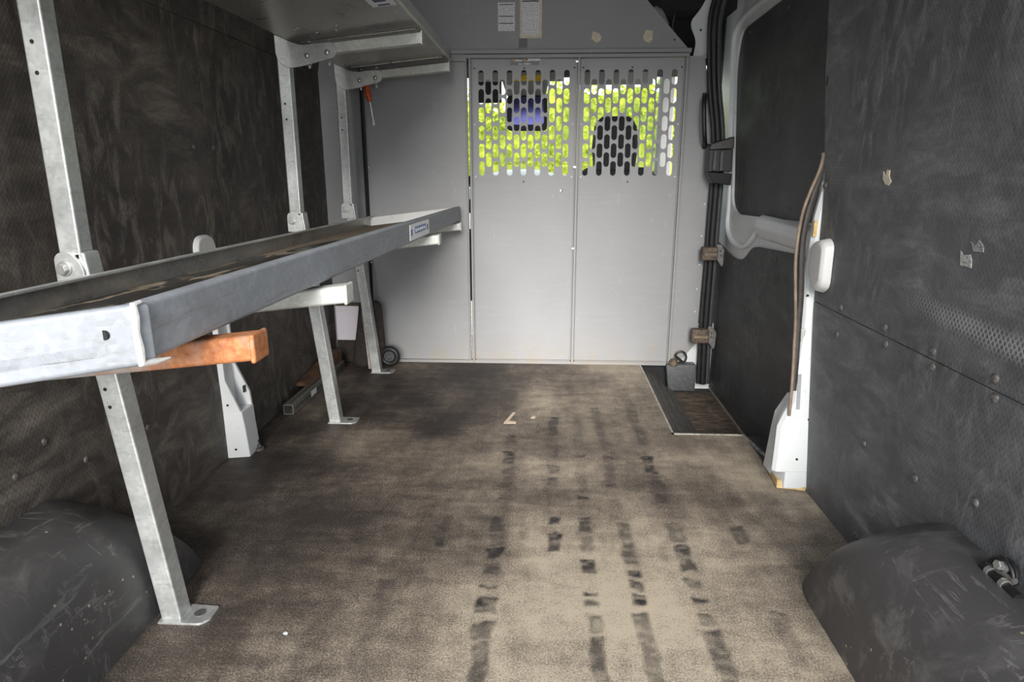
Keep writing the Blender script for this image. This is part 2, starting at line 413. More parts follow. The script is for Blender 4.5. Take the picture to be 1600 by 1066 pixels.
def rounded(pts, r, n=5):
    out = []; m = len(pts)
    for i in range(m):
        p = Vector(pts[i]); a = Vector(pts[i-1])-p; b = Vector(pts[(i+1) % m])-p
        rr = r[i] if isinstance(r, (list, tuple)) else r
        rr = min(rr, a.length*0.48, b.length*0.48)
        if rr <= 0: out.append(tuple(p)); continue
        a.normalize(); b.normalize()
        for j in range(n+1):
            t = j/n
            out.append(tuple((p+a*rr)*(1-t)**2 + p*2*t*(1-t) + (p+b*rr)*t*t))
    return out

def tag(o, label=None, cat=None, group=None, kind=None):
    if label: o['label'] = label
    if cat: o['category'] = cat
    if group: o['group'] = group
    if kind: o['kind'] = kind
    return o
def thing(name, loc, label, cat, group=None, kind=None):
    o = bpy.data.objects.new(name, None); COL.objects.link(o); o.location = loc; o.empty_display_size = 0.05
    ORIGIN[o.name] = Vector(loc)
    return tag(o, label, cat, group, kind)
def kids(o): return [c for c in COL.objects if c.parent == o]
def copy_tree(o, dz=(0, 0, 0)):
    c = o.copy(); COL.objects.link(c); c.location = Vector(o.location)+Vector(dz)
    for ch in kids(o):
        d = ch.copy(); COL.objects.link(d); d.parent = c
        for g in kids(ch):
            e = g.copy(); COL.objects.link(e); e.parent = d
    return c
def part(o, name):
    return [c for c in COL.objects if c.parent == o and c.name.split('.')[0] == name]
def vn(x, y, seed=0):
    """smooth 2D value noise on arrays"""
    xi = np.floor(x).astype(int); yi = np.floor(y).astype(int); xf = x-xi; yf = y-yi
    h = lambda a, b: (np.abs(np.sin(a*127.1+b*311.7+seed*74.7)*43758.5453) % 1.0)
    u = xf*xf*(3-2*xf); v = yf*yf*(3-2*yf)
    return (h(xi, yi)*(1-u)+h(xi+1, yi)*u)*(1-v)+(h(xi, yi+1)*(1-u)+h(xi+1, yi+1)*u)*v

XL, XR = -1.0, 0.76
YB = 3.02
REAR = 0.12
# ================================================================== FLOOR
STEP = (0.458, 2.177)                      # inner corner of the side-door step
def build_floor():
    xs = sorted(set(list(np.round(np.arange(-1.02, 0.80, 0.005), 4)) + [0.458, 0.70, XR+0.03]))
    ys = sorted(set(list(np.round(np.arange(0.85, 3.03, 0.005), 4)) + [REAR-0.02, 0.3, 0.5, 2.177, 1.93]))
    xs = np.array(xs); ys = np.array(ys); nx, ny = len(xs), len(ys)
    gx, gy = np.meshgrid(xs, ys)
    # dust with light falloff painted in: pale down the middle and the right and near the door, dark on the left and along the bulkhead
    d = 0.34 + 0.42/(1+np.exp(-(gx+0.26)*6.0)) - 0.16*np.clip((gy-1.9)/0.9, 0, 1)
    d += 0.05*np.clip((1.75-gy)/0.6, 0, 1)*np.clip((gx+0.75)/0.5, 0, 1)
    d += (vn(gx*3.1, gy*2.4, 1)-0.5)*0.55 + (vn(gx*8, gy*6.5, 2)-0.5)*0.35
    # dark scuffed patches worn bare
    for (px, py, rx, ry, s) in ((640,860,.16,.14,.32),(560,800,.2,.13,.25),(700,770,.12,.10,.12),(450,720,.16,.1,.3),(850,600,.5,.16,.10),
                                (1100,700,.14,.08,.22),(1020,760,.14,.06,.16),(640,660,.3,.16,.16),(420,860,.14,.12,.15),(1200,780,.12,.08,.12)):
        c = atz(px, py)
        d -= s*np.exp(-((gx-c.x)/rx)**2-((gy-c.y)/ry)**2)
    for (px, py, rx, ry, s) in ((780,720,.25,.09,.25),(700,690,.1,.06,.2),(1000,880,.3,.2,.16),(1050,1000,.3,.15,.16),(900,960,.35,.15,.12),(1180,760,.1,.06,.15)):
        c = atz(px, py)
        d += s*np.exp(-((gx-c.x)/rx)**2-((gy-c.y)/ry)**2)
    # grubby dust by the left wall and posts
    mk = np.zeros_like(gx)
    # rubber marks left by loads: (centre line in the photograph, half width in m, [(from, to, strength) down the line])
    streaks = [([(800,600),(797,650),(795,712),(788,782),(780,812),(770,880),(757,945),(748,1066)], .017,
                [(680,692,.7),(706,725,.9),(729,762,.5),(774,782,.7),(805,831,.75),(834,853,.6),(855,872,1),(879,896,.7),(914,921,.8),(931,959,.95),(973,1000,.6),(1002,1080,.75)]),
               ([(866,640),(864,680),(863,740),(865,810),(866,862)], .015, [(652,681,.7),(727,742,.6),(746,759,.65),(808,820,.85),(832,864,.9)]),
               ([(893,600),(900,640),(904,690),(908,720),(912,780),(916,818),(921,880),(928,950),(940,1066)], .014,
                [(644,695,.32),(711,716,.6),(722,770,.25),(775,783,.7),(808,832,.8),(836,865,.5),(872,898,.9),(924,934,.95),(938,950,.6),(959,990,.55),(990,1080,.75)]),
               ([(928,640),(942,690),(952,720),(960,780),(975,825),(985,880),(998,940),(1026,1066)], .014,
                [(637,695,.4),(712,718,.55),(722,756,.3),(756,763,.6),(779,784,.6),(815,846,.6),(846,884,.65),(888,903,.9),(905,924,.75),(926,948,1),(955,1080,.6)]),
               ([(970,605),(985,640),(1003,690),(1016,730),(1036,785),(1050,820),(1072,880),(1096,950),(1140,1066)], .016,
                [(614,640,.3),(640,696,.5),(713,725,.9),(727,740,.9),(742,770,.4),(770,787,.6),(815,850,.55),(850,893,.85),(902,919,.6),(931,945,.8),(954,978,.55),(978,1080,.7)]),
               ([(1150,822),(1163,852)], .015, [(820,852,.7)]), ([(1205,930),(1218,958),(1250,1050)], .014, [(955,962,.7),(962,1050,.3)]),
               ([(700,800),(692,830),(684,856)], .011, [(806,830,.35),(840,856,.85)]), ([(606,905),(585,960),(550,1066)], .02, [(905,925,.4),(925,1070,.25)]), ([(500,940),(470,1066)], .03, [(940,1070,.2)])]
    for i, (pl, wd, segs) in enumerate(streaks):
        wp = [atz(*q) for q in pl]
        yy = np.array([p.y for p in wp][::-1]); xx = np.array([p.x for p in wp][::-1])
        cx = np.interp(gy, yy, xx) + (vn(gy*24, gx*0+i*7.7, 9)-0.5)*0.012
        wloc = wd*(0.9+0.5*vn(gy*40, gx*0+i*2.2, 12))
        prof = np.clip((wloc-np.abs(gx-cx))/0.007+0.4, 0, 1)
        rag = (vn(gx*55, gy*70+i, 14)-0.5)*0.016
        al = np.zeros_like(gx)
        for (p0, p1, stn) in segs:
            a = atz(np.interp((p0+p1)/2, [q[1] for q in pl], [q[0] for q in pl]), p1).y; b = atz(pl[0][0], p0).y
            e = np.clip((gy+rag-a)/.006, 0, 1)*np.clip((b-gy-rag)/.006, 0, 1)
            al = np.maximum(al, stn*e*(0.72+0.45*np.exp(-np.maximum(b-gy, 0)/.015)))
        lumps = 0.5+0.5*np.clip((vn(gx*60, gy*75, 20+i)-0.22)*2.4, 0, 1)
        mk = np.maximum(mk, np.clip(prof*al*lumps*1.35, 0, 1))
        # a rubbed, slightly darker run under each line of marks
        d -= 0.06*np.clip(1.3-np.abs(gx-cx)/(wd*1.7), 0, 1)*np.clip((gy-yy[0])/.03, 0, 1)*np.clip((yy[-1]-gy)/.03, 0, 1)
    verts = []; faces = []
    vz = np.zeros_like(gx)
    verts = [(float(gx[j, i]), float(gy[j, i]), 0.0) for j in range(ny) for i in range(nx)]
    for j in range(ny-1):
        for i in range(nx-1):
            cx, cy = (xs[i]+xs[i+1])/2, (ys[j]+ys[j+1])/2
            if cx > STEP[0] and cy > STEP[1]: continue
            if cx > 0.70 and cy > 1.93: continue
            faces.append((j*nx+i, j*nx+i+1, (j+1)*nx+i+1, (j+1)*nx+i))
    me = bpy.data.meshes.new('floor'); me.from_pydata(verts, [], faces)
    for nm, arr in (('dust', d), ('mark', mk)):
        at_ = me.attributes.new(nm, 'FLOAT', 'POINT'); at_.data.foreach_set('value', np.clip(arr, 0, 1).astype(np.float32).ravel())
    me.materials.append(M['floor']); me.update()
    o = bpy.data.objects.new('floor', me); COL.objects.link(o)
    sol = o.modifiers.new('thickness', 'SOLIDIFY'); sol.thickness = 0.012; sol.offset = -1
    return tag(o, 'brown worn van load floor with dark rubber streaks and dusty patches', 'floor', kind='structure')
floor = build_floor()
sub = MB().box(-1.1, 0.455, REAR-.02, 3.06, -0.20, -0.0125).box(0.455, 0.697, REAR-.02, 2.175, -0.20, -0.0125).box(0.697, 0.86, REAR-.02, 1.928, -0.20, -0.0125).box(0.4555, 0.86, 3.052, 3.06, -0.20, -0.002)
tag(sub.build('slab', M['blackm']), 'black floor frame of the van under the load floor', 'floor frame', kind='structure')
# bright edging strip round the step cut-out
ed = MB().box(0.452, 0.460, 2.171, 3.00, -0.012, 0.003).box(0.452, 0.702, 2.171, 2.179, -0.012, 0.003)
ed.hexa([(0.694,2.171,-.012),(0.702,2.171,-.012),(0.738,1.935,-.012),(0.730,1.935,-.012)], [(0.694,2.171,.003),(0.702,2.171,.003),(0.738,1.935,.003),(0.730,1.935,.003)])
tag(ed.build('trim_1', M['alu']), 'thin metal edging strip around the side door step cut-out', 'edging', kind='structure')

# step well behind the cut-out
st = thing('side_step', (0.62, 2.6, -0.13), 'sunken side door step with worn brown mat and grey rubber border', 'step')
MB().box(0.56, 0.86, 2.32, 2.98, -0.15, -0.118).build('tread', M['tread'], st)
b = MB()
b.hexa([(0.460,2.179,-.012),(0.460,2.98,-.012),(0.615,2.98,-.117),(0.615,2.40,-.117)], [(0.460,2.179,-.03),(0.460,2.98,-.03),(0.60,2.98,-.14),(0.60,2.40,-.14)])
b.hexa([(0.460,2.179,-.012),(0.615,2.40,-.117),(0.86,2.40,-.117),(0.86,2.179,-.012)], [(0.460,2.179,-.03),(0.60,2.40,-.14),(0.86,2.40,-.14),(0.86,2.179,-.03)])
b.hexa([(0.460,2.979,-.012),(0.460,3.05,-.012),(0.572,3.05,-.088),(0.572,2.979,-.088)], [(0.460,2.979,-.03),(0.460,3.05,-.03),(0.57,3.05,-.12),(0.57,2.979,-.12)])
b.build('border', M['border'], st)
b = MB()
for q in range(3):
    x = 0.50+q*0.035; z = -.012-.105*(x-.46)/.155
    b.tube([(x, 2.24+q*0.05, z+.002), (x, 2.96, z+.002)], 0.003, 6)
b.build('rib', M['kick'], st)
tag(MB().box(0.702, 0.86, 1.90, 2.178, -0.03, -0.004).build('rubber_pad', M['kick'], None, 0.003), 'smooth dark rubber pad between side step and white rear door pillar', 'pad')
tag(MB().box(0.788, 0.806, 2.40, 3.14, -0.118, -0.107).build('sill_strip', M['alu']), 'worn metal strip along the outer edge of the sunken step', 'strip')

# ================================================================== LEFT WALL
wl = MB().box(XL-.03, XL, REAR, 1.988, 0.0, 1.30).build('wall_left', M['wall_l'], None, 0.002)
tag(wl, 'dark scuffed plywood lining along the left side of the van', 'wall', kind='structure')
MB().box(XL-.03, XL, 1.992, 3.06, 0.0, 1.30).build('front_panel', M['wall_l'], wl, 0.002)
MB().hexa([(XL-.03,REAR,1.303),(XL,REAR,1.303),(XL+.10,REAR,1.80),(XL+.07,REAR,1.80)], [(XL-.03,3.06,1.303),(XL,3.06,1.303),(XL+.10,3.06,1.80),(XL+.07,3.06,1.80)]).build('upper_panel', M['wall_l'], wl)
for (px, py) in ((303,230),(334,231),(231,668),(25,745),(135,718),(70,690)):
    p = atx(px, py, XL)
    MB().dome(p, (1,0,0), 0.008, 0.004).build('screw', M['boltd'], wl, smooth=True)
# ================================================================== RIGHT WALL
wr = thing('wall_right', (XR, 1.0, 0), 'dark blue-black textured plywood lining on the right side of the van', 'wall', kind='structure')
ymax = lambda z: float(np.interp(z, [0, .5, .84, 1.14, 1.34, 1.8], [1.765, 1.865, 1.885, 1.965, 2.0, 2.06]))
seam = 0.537
fillplate([(REAR, 0), (ymax(0), 0), (ymax(.25), .25), (ymax(seam), seam-.0015), (REAR, seam-.0015)], [], .018, xplate(XR+.009)).build('lower_panel', M['wall_r'], wr)
fillplate([(REAR, seam+.0015), (ymax(seam), seam+.0015), (ymax(.84), .84), (ymax(1.14), 1.14), (ymax(1.34), 1.34), (ymax(1.8), 1.8), (REAR, 1.8)], [], .018, xplate(XR+.009)).build('upper_panel', M['wall_r'], wr)
for (px, py) in ((1297,434),(1314,481),(1308,522),(1383,512),(1384,538),(1458,549),(1457,574),(1555,592),(1555,622),(1350,693),(1524,785),(1430,748),(1290,290),(1338,838)):
    p = atx(px, py, XR)
    MB().dome(p, (-1,0,0), 0.0095, 0.006).build('rivet', M['boltd'], wr, smooth=True)
MB().box(XR-.001, XR+.001, 1.945, 1.951, 1.115, 1.14).build('slot', M['blackm'], wr)

# ================================================================== CEILING
ce = MB().box(XL-.03, 0.9, REAR, 4.55, 1.78, 1.81).build('ceiling', plain('roof_panel', (0.20, 0.20, 0.20), 0.6), None)
tag(ce, 'pale van roof above the load space', 'ceiling', kind='structure')

# ================================================================== BULKHEAD
wf = thing('wall_front', (0, YB, 0), 'grey painted steel bulkhead behind the cab around the doors', 'bulkhead', kind='structure')
# header above the doors, right edge cut on a slope
fillplate([(-1.0, 1.382), (0.590, 1.382), (0.408, 1.571), (0.20, 1.79), (-1.0, 1.79)], [], .004, ytopl(3.012)).build('header_panel', M['grey'], wf)
MB().box(-0.42, 0.602, 2.994, 3.018, 1.366, 1.382).build('lip', M['greyd'], wf, 0.002)
MB().box(-0.345, 0.596, 2.998, 3.030, 1.349, 1.364).build('top_rail', M['greyd'], wf, 0.002)
for x in (0.131, 0.583):
    MB().box(x, x+.012, 3.000, 3.030, 0.004, 1.349).build('jamb', M['greyd'], wf, 0.002)
MB().box(-0.3325, -0.3225, 3.000, 3.030, 0.004, 1.349).build('jamb', M['greyd'], wf, 0.002)
fillplate([(-0.804, 0.006), (-0.344, 0.006), (-0.344, 1.357), (-0.385, 1.366), (-0.785, 1.366)], [], .004, ytopl(3.022)).build('side_panel', M['grey'], wf)
MB().box(-0.349, -0.341, 3.008, 3.028, 0.004, 1.357).build('panel_edge', M['greyd'], wf, 0.002)
MB().box(-0.42, -0.344, 3.004, 3.02, 1.338, 1.366).build('panel_lip', M['greyd'], wf, 0.002)
MB().box(-1.02, -0.790, 3.05, 3.056, 0.0, 1.40).build('filler_panel', M['grey'], wf)
MB().box(-0.812, -0.802, 3.016, 3.056, 0.004, 1.37).build('flange', M['blackm'], wf)  # coloured black to paint in the dark gap beside the panel
MB().box(-0.80, 0.585, 3.004, 3.04, 0.0, 0.014).build('sill', M['greyd'], wf, 0.002)
# filler between right door and the side door seal
fillplate([(0.597, 0.020), (0.645, 0.020), (0.712, 0.105), (0.732, 0.80), (0.690, 1.22), (0.664, 1.353), (0.597, 1.355)], [], .004, ytopl(3.024)).build('filler_panel', M['grey'], wf)
for (px, py) in ((1101,319),(1096,369),(1093,414),(1089,452),(1086,487)):
    MB().dome(aty(px, py, 3.021), (0,-1,0), 0.004, 0.002, 8).build('rivet', M['lwhite'], wf)
for (px, py) in ((575,96),(576,262),(580,410)):
    MB().dome(aty(px, py, 3.008), (0,-1,0), 0.004, 0.002, 8).build('rivet', M['lwhite'], wf)
MB().dome(aty(1054, 62, 3.009), (0,-1,0), 0.004, 0.002, 8).build('rivet', M['black'], wf)
tag(MB().box(0.60, 0.80, 3.034, 3.04, -0.12, 0.20).build('trim_2', M['white']), 'white painted body metal showing at the bulkhead corner beside the ring', 'body panel', kind='structure')

def slot_outline(cx, cz, w_, h_):
    r = w_/2; o = []
    for k in range(9):
        a = math.pi*k/8; o.append((cx+r*math.cos(a), cz+h_/2-r+r*math.sin(a)))
    for k in range(9):
        a = math.pi+math.pi*k/8; o.append((cx+r*math.cos(a), cz-h_/2+r+r*math.sin(a)))
    return o
def door(name, x0, x1, sx, label):
    d = thing(name, ((x0+x1)/2, 3.02, 0), label, 'door', kind='structure')
    holes = []
    p = 0.0613
    for c in range(7):
        for r in range(6): holes.append(slot_outline(sx+c*p, 1.273-r*0.0752, 0.0245, 0.062))
    for c in range(6):
        for r in range(5): holes.append(slot_outline(sx+(c+.5)*p, 1.273-(r+.5)*0.0752, 0.0245, 0.062))
    fillplate([(x0, .014), (x1, .014), (x1, 1.348), (x0, 1.348)], holes, .0025, ytopl(3.0215)).build('leaf', M['grey'], d)
    # folded edges
    e = MB()
    e.box(x0, x0+.004, 3.010, 3.022, .014, 1.345).box(x1-.004, x1, 3.010, 3.022, .014, 1.345).box(x0, x1, 3.010, 3.022, .014, .018)
    e.build('folded_edge', M['greyd'], d)
    for (ax, az, mm) in ((x0+.012, 1.312, 'black'), ((x0+x1)/2, 1.312, 'black'), (x1-.012, 1.312, 'black'),
                     (x0+.010, 1.083, 'lwhite'), (x1-.014, 1.083, 'lwhite'), (x0+.012, .862, 'lwhite'), (x1-.014, .862, 'lwhite'), ((x0+x1)/2, .84, 'black')):
        MB().dome((ax, 3.0205, az), (0,-1,0), 0.0038, 0.0018, 8).build('rivet', M[mm], d)
    return d
d1 = door('door_1', -0.3215, 0.130, -0.281, 'grey perforated bulkhead door below the maker plate, left of the two')
d2 = door('door_2', 0.1445, 0.582, 0.174, 'grey perforated bulkhead door with the dark headrest showing through its slots')
p = aty(877, 298, 3.018)
MB().cyl(p, p+Vector((0,.004,0)), 0.007, 14).build('lock_hole', M['black'], d1)
MB().box(p.x-.006, p.x+.002, p.y-.001, p.y+.001, p.z-.005, p.z+.006).build('latch', M['lwhite'], d1)
for z in (1.335, 0.905, 0.55):
    MB().box(0.122, 0.133, 2.996, 3.003, z-.006, z+.002).build('hinge_pin', M['bolt'], d1)
for z in (0.668, 0.10):
    MB().cyl((-0.337, 3.004, z-.035), (-0.337, 3.004, z+.035), 0.005, 10).build('hinge', M['bolt'], d1)

# notices, plate and residues on the bulkhead
def flat(name, px0, py0, px1, py1, y, mat, label, cat, group=None, th=.0012):
    a = aty(px0, py0, y); c = aty(px1, py1, y)
    o = MB().box(min(a.x,c.x), max(a.x,c.x), y-th, y, min(a.z,c.z), max(a.z,c.z)).build(name, mat)
    return tag(o, label, cat, group)
n1 = flat('notice', 778, 4, 804.5, 48.5, 3.0098, M['print1'], 'smaller white printed notice stuck on grey header panel', 'notice')
for py in (6.5, 25, 36):
    a = aty(780, py, 3.0084); c = aty(802, py+1, 3.0084); MB().box(a.x, c.x, 3.0080, 3.0086, c.z, a.z).build('ruled_line', M['black'], n1)
n2 = thing('price_table', tuple(aty(829, 59, 3.0098)), 'taller white printed table sheet with cream edge on grey header panel', 'notice')
a = aty(812.5, -14, 3.0098); c = aty(846.5, 59.5, 3.0098)
MB().box(a.x, c.x, 3.0085, 3.0098, c.z, a.z).build('sheet', M['cream'], n2)
a = aty(815.5, -12, 3.0083); c = aty(843, 55, 3.0083)
MB().box(a.x, c.x, 3.0078, 3.0084, c.z, a.z).build('printed_page', M['print2'], n2)
a = aty(816, 1, 3.0075); c = aty(842, 2.5, 3.0075); MB().box(a.x, c.x, 3.0072, 3.0078, c.z, a.z).build('ruled_line', M['black'], n2)
a = aty(816, 27, 3.0075); c = aty(843, 29, 3.0075); MB().box(a.x, c.x, 3.0072, 3.0078, c.z, a.z).build('blank_row', M['lwhite'], n2)
def scrap(name, pts, fn, n, mat, label, cat, group=None):
    """small torn scrap lying on a surface; n = surface normal"""
    q = [fn(*p) for p in pts]; n = Vector(n)
    o = MB().loft([[v for v in q], [v+n*0.0012 for v in q]]).build(name, mat)
    return tag(o, label, cat, group)
hd = lambda px, py: aty(px, py, 3.0099)
scrap('label_scrap', [(926,49),(936,52),(940,57),(938,64),(932,67),(924,61)], hd, (0,-1,0), M['cream'], 'torn cream label scrap on header panel, the one nearer the notices', 'label scrap')
scrap('label_scrap', [(1009,47),(1020,48),(1019,62),(1014,67),(1007,64),(1005,57)], hd, (0,-1,0), M['cream'], 'torn cream label scrap on header panel, near its sloping edge', 'label scrap')
scrap('tape_stain', [(811,60),(824,60),(824,74),(810,76)], hd, (0,-1,0), plain('tape_stain', (.20,.195,.19), .7), 'dull grey tape stain just below the printed table sheet', 'stain')
mp = thing('maker_plate', tuple(aty(820, 101, 3.0195)), 'small dark maker plate with worn gold and white lettering on bulkhead door', 'plate')
a = aty(797, 89.5, 3.0195); c = aty(842, 101, 3.0195)
MB().box(a.x, c.x, 3.017, 3.0195, c.z, a.z).build('backing', M['plate'], mp)
def text(name, body, loc, size, mat, parent, rot, ext=0.0004, sx=1.0):
    cu = bpy.data.curves.new(name, 'FONT'); cu.body = body; cu.size = size; cu.extrude = ext
    ob = bpy.data.objects.new(name, cu); COL.objects.link(ob)
    dg = bpy.context.evaluated_depsgraph_get(); dg.update()
    me = bpy.data.meshes.new_from_object(ob.evaluated_get(dg)); bpy.data.objects.remove(ob); bpy.data.curves.remove(cu)
    R = Matrix.LocRotScale(Vector(loc)-origin(parent), rot, Vector((sx, 1, 1)))
    me.transform(R); me.materials.clear(); me.materials.append(mat)
    o = bpy.data.objects.new(name, me); COL.objects.link(o); o.parent = parent; ORIGIN[o.name] = origin(parent)
    return o
from mathutils import Euler
RF = Euler((math.pi/2, 0, 0)).to_quaternion()
pa = aty(799, 97.5, 3.0165)
# worn lettering: gold initials and pale strokes, as far as they can still be made out
text('lettering', 'H', (pa.x, 3.0165, pa.z), 0.022, M['gold'], mp, RF)
text('lettering', 'N', (pa.x+.0515, 3.0165, pa.z), 0.026, M['gold'], mp, RF)
for (u0, u1, v0, v1) in ((.017,.047,.003,.012),(.072,.122,.004,.018),(.030,.085,-.009,-.003)):
    st_ = MB(); x = u0
    while x < u1:
        wv = rng.uniform(.0025, .0045); st_.box(pa.x+x, pa.x+x+wv, 3.0163, 3.0168, pa.z+v0+rng.uniform(0,.002), pa.z+v1-rng.uniform(0,.003)); x += wv+.0016
    st_.build('worn_print', M['lwhite'], mp)

# ================================================================== SHELF RACK
# prototype upright, front face of the post at y = 0
def make_upright(label):
    t = thing('shelf_upright', (-0.755, 0, 0), label, 'shelf support', 'galvanised shelf uprights along the left side')
    # C-section leg: front web + return flange on the aisle side, open behind
    def channel(x0, z0, x1, z1, wdt=0.042, dep=0.042, th=0.004):
        a = [(x0, z0), (x1, z1)]
        mb = MB(); rings = []
        for (x, z) in a:
            rings.append([(x-wdt/2, 0, z), (x+wdt/2, 0, z), (x+wdt/2, dep, z), (x-wdt/2, dep, z)])
        mb.loft(rings); return mb
    channel(-0.755, 0.0, -0.834, 0.755).build('leg', M['galv'], t, 0.004, seg=3)
    channel(-0.839, 0.70, -0.838, 1.27, 0.040, 0.036).build('post', M['galv'], t, 0.004, seg=3)
    # joint: rounded lug and hexagon bolt
    lug = rounded([(-.866,.690),(-.866,.752),(-.838,.760),(-.815,.735),(-.812,.690)], [.005,.018,.012,.02,.005])
    lg = MB().prism(lug, 'y', -0.006, 0.001).build('lug', M['galv'], t, 0.0015)
    bb = MB().cyl((-.848,-.006,.727), (-.848,-.009,.727), .0135, 20); bb.cyl((-.848,-.009,.727), (-.848,-.018,.727), .0095, 6)
    bb.build('bolt', M['bolt'], lg, 0.001)
    # foot plate
    fpl = MB().prism(rounded([(-.778,-.012),(-.690,-.012),(-.676,.004),(-.676,.046),(-.778,.052)], [.003,.006,.006,.004,.003]), 'z', 0.0, 0.005).build('foot_plate', M['galv'], t, 0.001)
    fb = MB().cyl((-.705,.020,.005), (-.705,.020,.007), .011, 16); fb.build('washer', M['boltd'], fpl)
    # fixing holes in the leg and post
    for (x, z) in ((-.815,.50),(-.811,.465),(-.842,1.10),(-.842,1.052)):
        MB().cyl((x,-.0006,z), (x,.002,z), .0036, 12).build('hole', M['black'], t)
    # gusset knee and upper arm
    g = rounded([(-.858,1.305),(-.858,1.235),(-.825,1.205),(-.775,1.212),(-.668,1.238),(-.660,1.264),(-.678,1.283),(-.775,1.274),(-.800,1.281)], [.004,.03,.02,.02,.018,.018,.006,.02,.01])
    gs = MB().prism(g, 'y', -0.007, 0.0).build('gusset', M['galv'], t, 0.0012)
    ua = MB().loft([[(-.80,-.001,1.240),(-.80,-.001,1.270),(-.80,.036,1.270),(-.80,.036,1.240)], [(-.392,-.001,1.277),(-.392,-.001,1.311),(-.392,.036,1.311),(-.392,.036,1.277)]])
    ua = ua.build('upper_arm', M['galv_white'], t, 0.003)
    MB().loft([[(-.394,-.004,1.274),(-.394,-.004,1.314),(-.394,.039,1.314),(-.394,.039,1.274)], [(-.389,-.004,1.2745),(-.389,-.004,1.3145),(-.389,.039,1.3145),(-.389,.039,1.2745)]]).build('end_cap', M['galv_white'], ua, 0.001)
    for (x, z) in ((-.757,1.243),(-.692,1.252)):
        MB().dome((x,-.007,z), (0,-1,0), .009, .006).build('bolt', M['bolt'], gs, smooth=True)
        nb = MB().cyl((x,.012,z-.020), (x,.012,z-.036), .0042, 10); nb.cyl((x,.012,z-.022), (x,.012,z-.029), .0085, 6)
        nb.build('hanging_bolt', M['bolt'], gs)
    for dx in (-.755,-.69):
        MB().dome((dx,.018,1.2830+.1*(dx+.80)), (0,0,-1), .006, .004, 10).build('stud', M['bolt'], t)
    # lower arm, carried on the far side of the leg
    la = MB().loft([[(-.85,.044,.586),(-.85,.044,.618),(-.85,.082,.618),(-.85,.082,.586)], [(-.362,.044,.640),(-.362,.044,.6740),(-.362,.082,.6740),(-.362,.082,.640)]])
    la = la.build('lower_arm', M['galv_white'], t, 0.006, seg=3)
    MB().loft([[(-.366,.041,.637),(-.366,.041,.6750),(-.366,.085,.6750),(-.366,.085,.637)], [(-.359,.041,.638),(-.359,.041,.6755),(-.359,.085,.6755),(-.359,.085,.638)]]).build('arm_cap', M['galv_white'], la, 0.005, seg=3)
    return t
U0 = make_upright('galvanised shelf upright standing nearest beside the black wheel arch cover')
ups = [U0]
for (yy, lab) in ((2.22, 'middle galvanised shelf upright, its foot beside the end of the perforated channel'),
                  (2.83, 'galvanised shelf upright standing in front of the grey bulkhead and dark cloth bundle'),
                  (0.67, 'galvanised shelf upright outside the view, its rusty orange arm end under the lower shelf')):
    c = copy_tree(U0, (0, yy, 0)); c['label'] = lab; ups.append(c)
U0.location.y = 1.13
for u in ups:
    yy = u.location.y
    dz = -0.0125*(yy-2.60)
    for o in part(u, 'lower_arm'): o.location.z = dz
arm = part(ups[3], 'lower_arm')[0]; arm.location.y = 0.065
for o in [arm]+kids(arm):
    o.data = o.data.copy(); o.data.materials.clear(); o.data.materials.append(M['rust'])
tag(arm, 'rusty orange arm')

# lower shelf: a tilted steel tray
TAN = 0.112
def sx(y): return -0.370 + 0.0187*(y-2.95)
def sz(y): return 0.737 - 0.0125*(y-2.95)
def SP(u, v, y): return (sx(y)-u, y, sz(y)+v-u*TAN)
def along(poly, y0, y1, skew=0.0):
    """cross-section (u = inwards from the front face, v = down from front top edge) swept along the shelf; skew: end set back"""
    return MB().loft([[SP(u, v, y0-skew*u) for u, v in poly], [SP(u, v, y1-0.30*u) for u, v in poly]])
sh = thing('lower_shelf', (sx(1.8)-.2, 1.8, .69), 'long lower galvanised steel shelf tray with dirty dark liner', 'shelf')
NE, FE = 0.632, 2.945
along(rounded([(0,0),(.028,.0),(.028,-.0625),(0,-.0625)], 0), NE+.004, FE, 0.32).build('front_rail', M['galv_rail'], sh, 0.006, seg=3)
along([(.365,.0),(.378,.0),(.378,-.056),(.365,-.056)], NE, FE, 0.32).build('back_rail', M['galv_sheet'], sh, 0.003)
along([(.379,.004),(.356,.004),(.356,-.002),(.379,-.002)], NE, FE, 0.32).build('back_lip', M['galv'], sh, 0.002)
along([(.026,-.036),(.367,-.036),(.367,-.048),(.026,-.048)], NE, FE, 0.32).build('tray_floor', M['tray'], sh)
# near end rail, slightly skewed, with a weld bead and a hole
def EP(u, v, t): # t: depth behind the end face
    q = Vector(SP(u, v, NE-0.32*u)); n = Vector((0.30, 0.95, 0)); return q+n*t
MB().loft([[EP(-.001,.0015,0),EP(-.001,.0015,.022),EP(-.001,-.064,.022),EP(-.001,-.064,0)], [EP(.379,.0015,0),EP(.379,.0015,.022),EP(.379,-.064,.022),EP(.379,-.064,0)]]).build('near_end_rail', M['galv_rail'], sh, 0.006, seg=3)
wp = [EP(0,.002,.010), EP(-.001,.001,.0), EP(-.002,-.012,-.001), EP(-.001,-.028,-.001), EP(-.002,-.045,-.001), EP(-.001,-.061,0), EP(-.002,-.063,.015), EP(-.002,-.064,.034)]
MB().tube(wp, [.002,.0035,.0042,.0036,.0045,.0042,.0035,.001], 8).build('weld_bead', plain('weld_bead_metal', (.74,.74,.72), .4, .3, .1, 200), sh, smooth=True)
hp = EP(.028,-.026,-.0005); hn = Vector((.30,.95,0)).normalized()
MB().cyl(hp, hp+hn*.003, .0052, 16).build('hole', M['blackm'], sh)
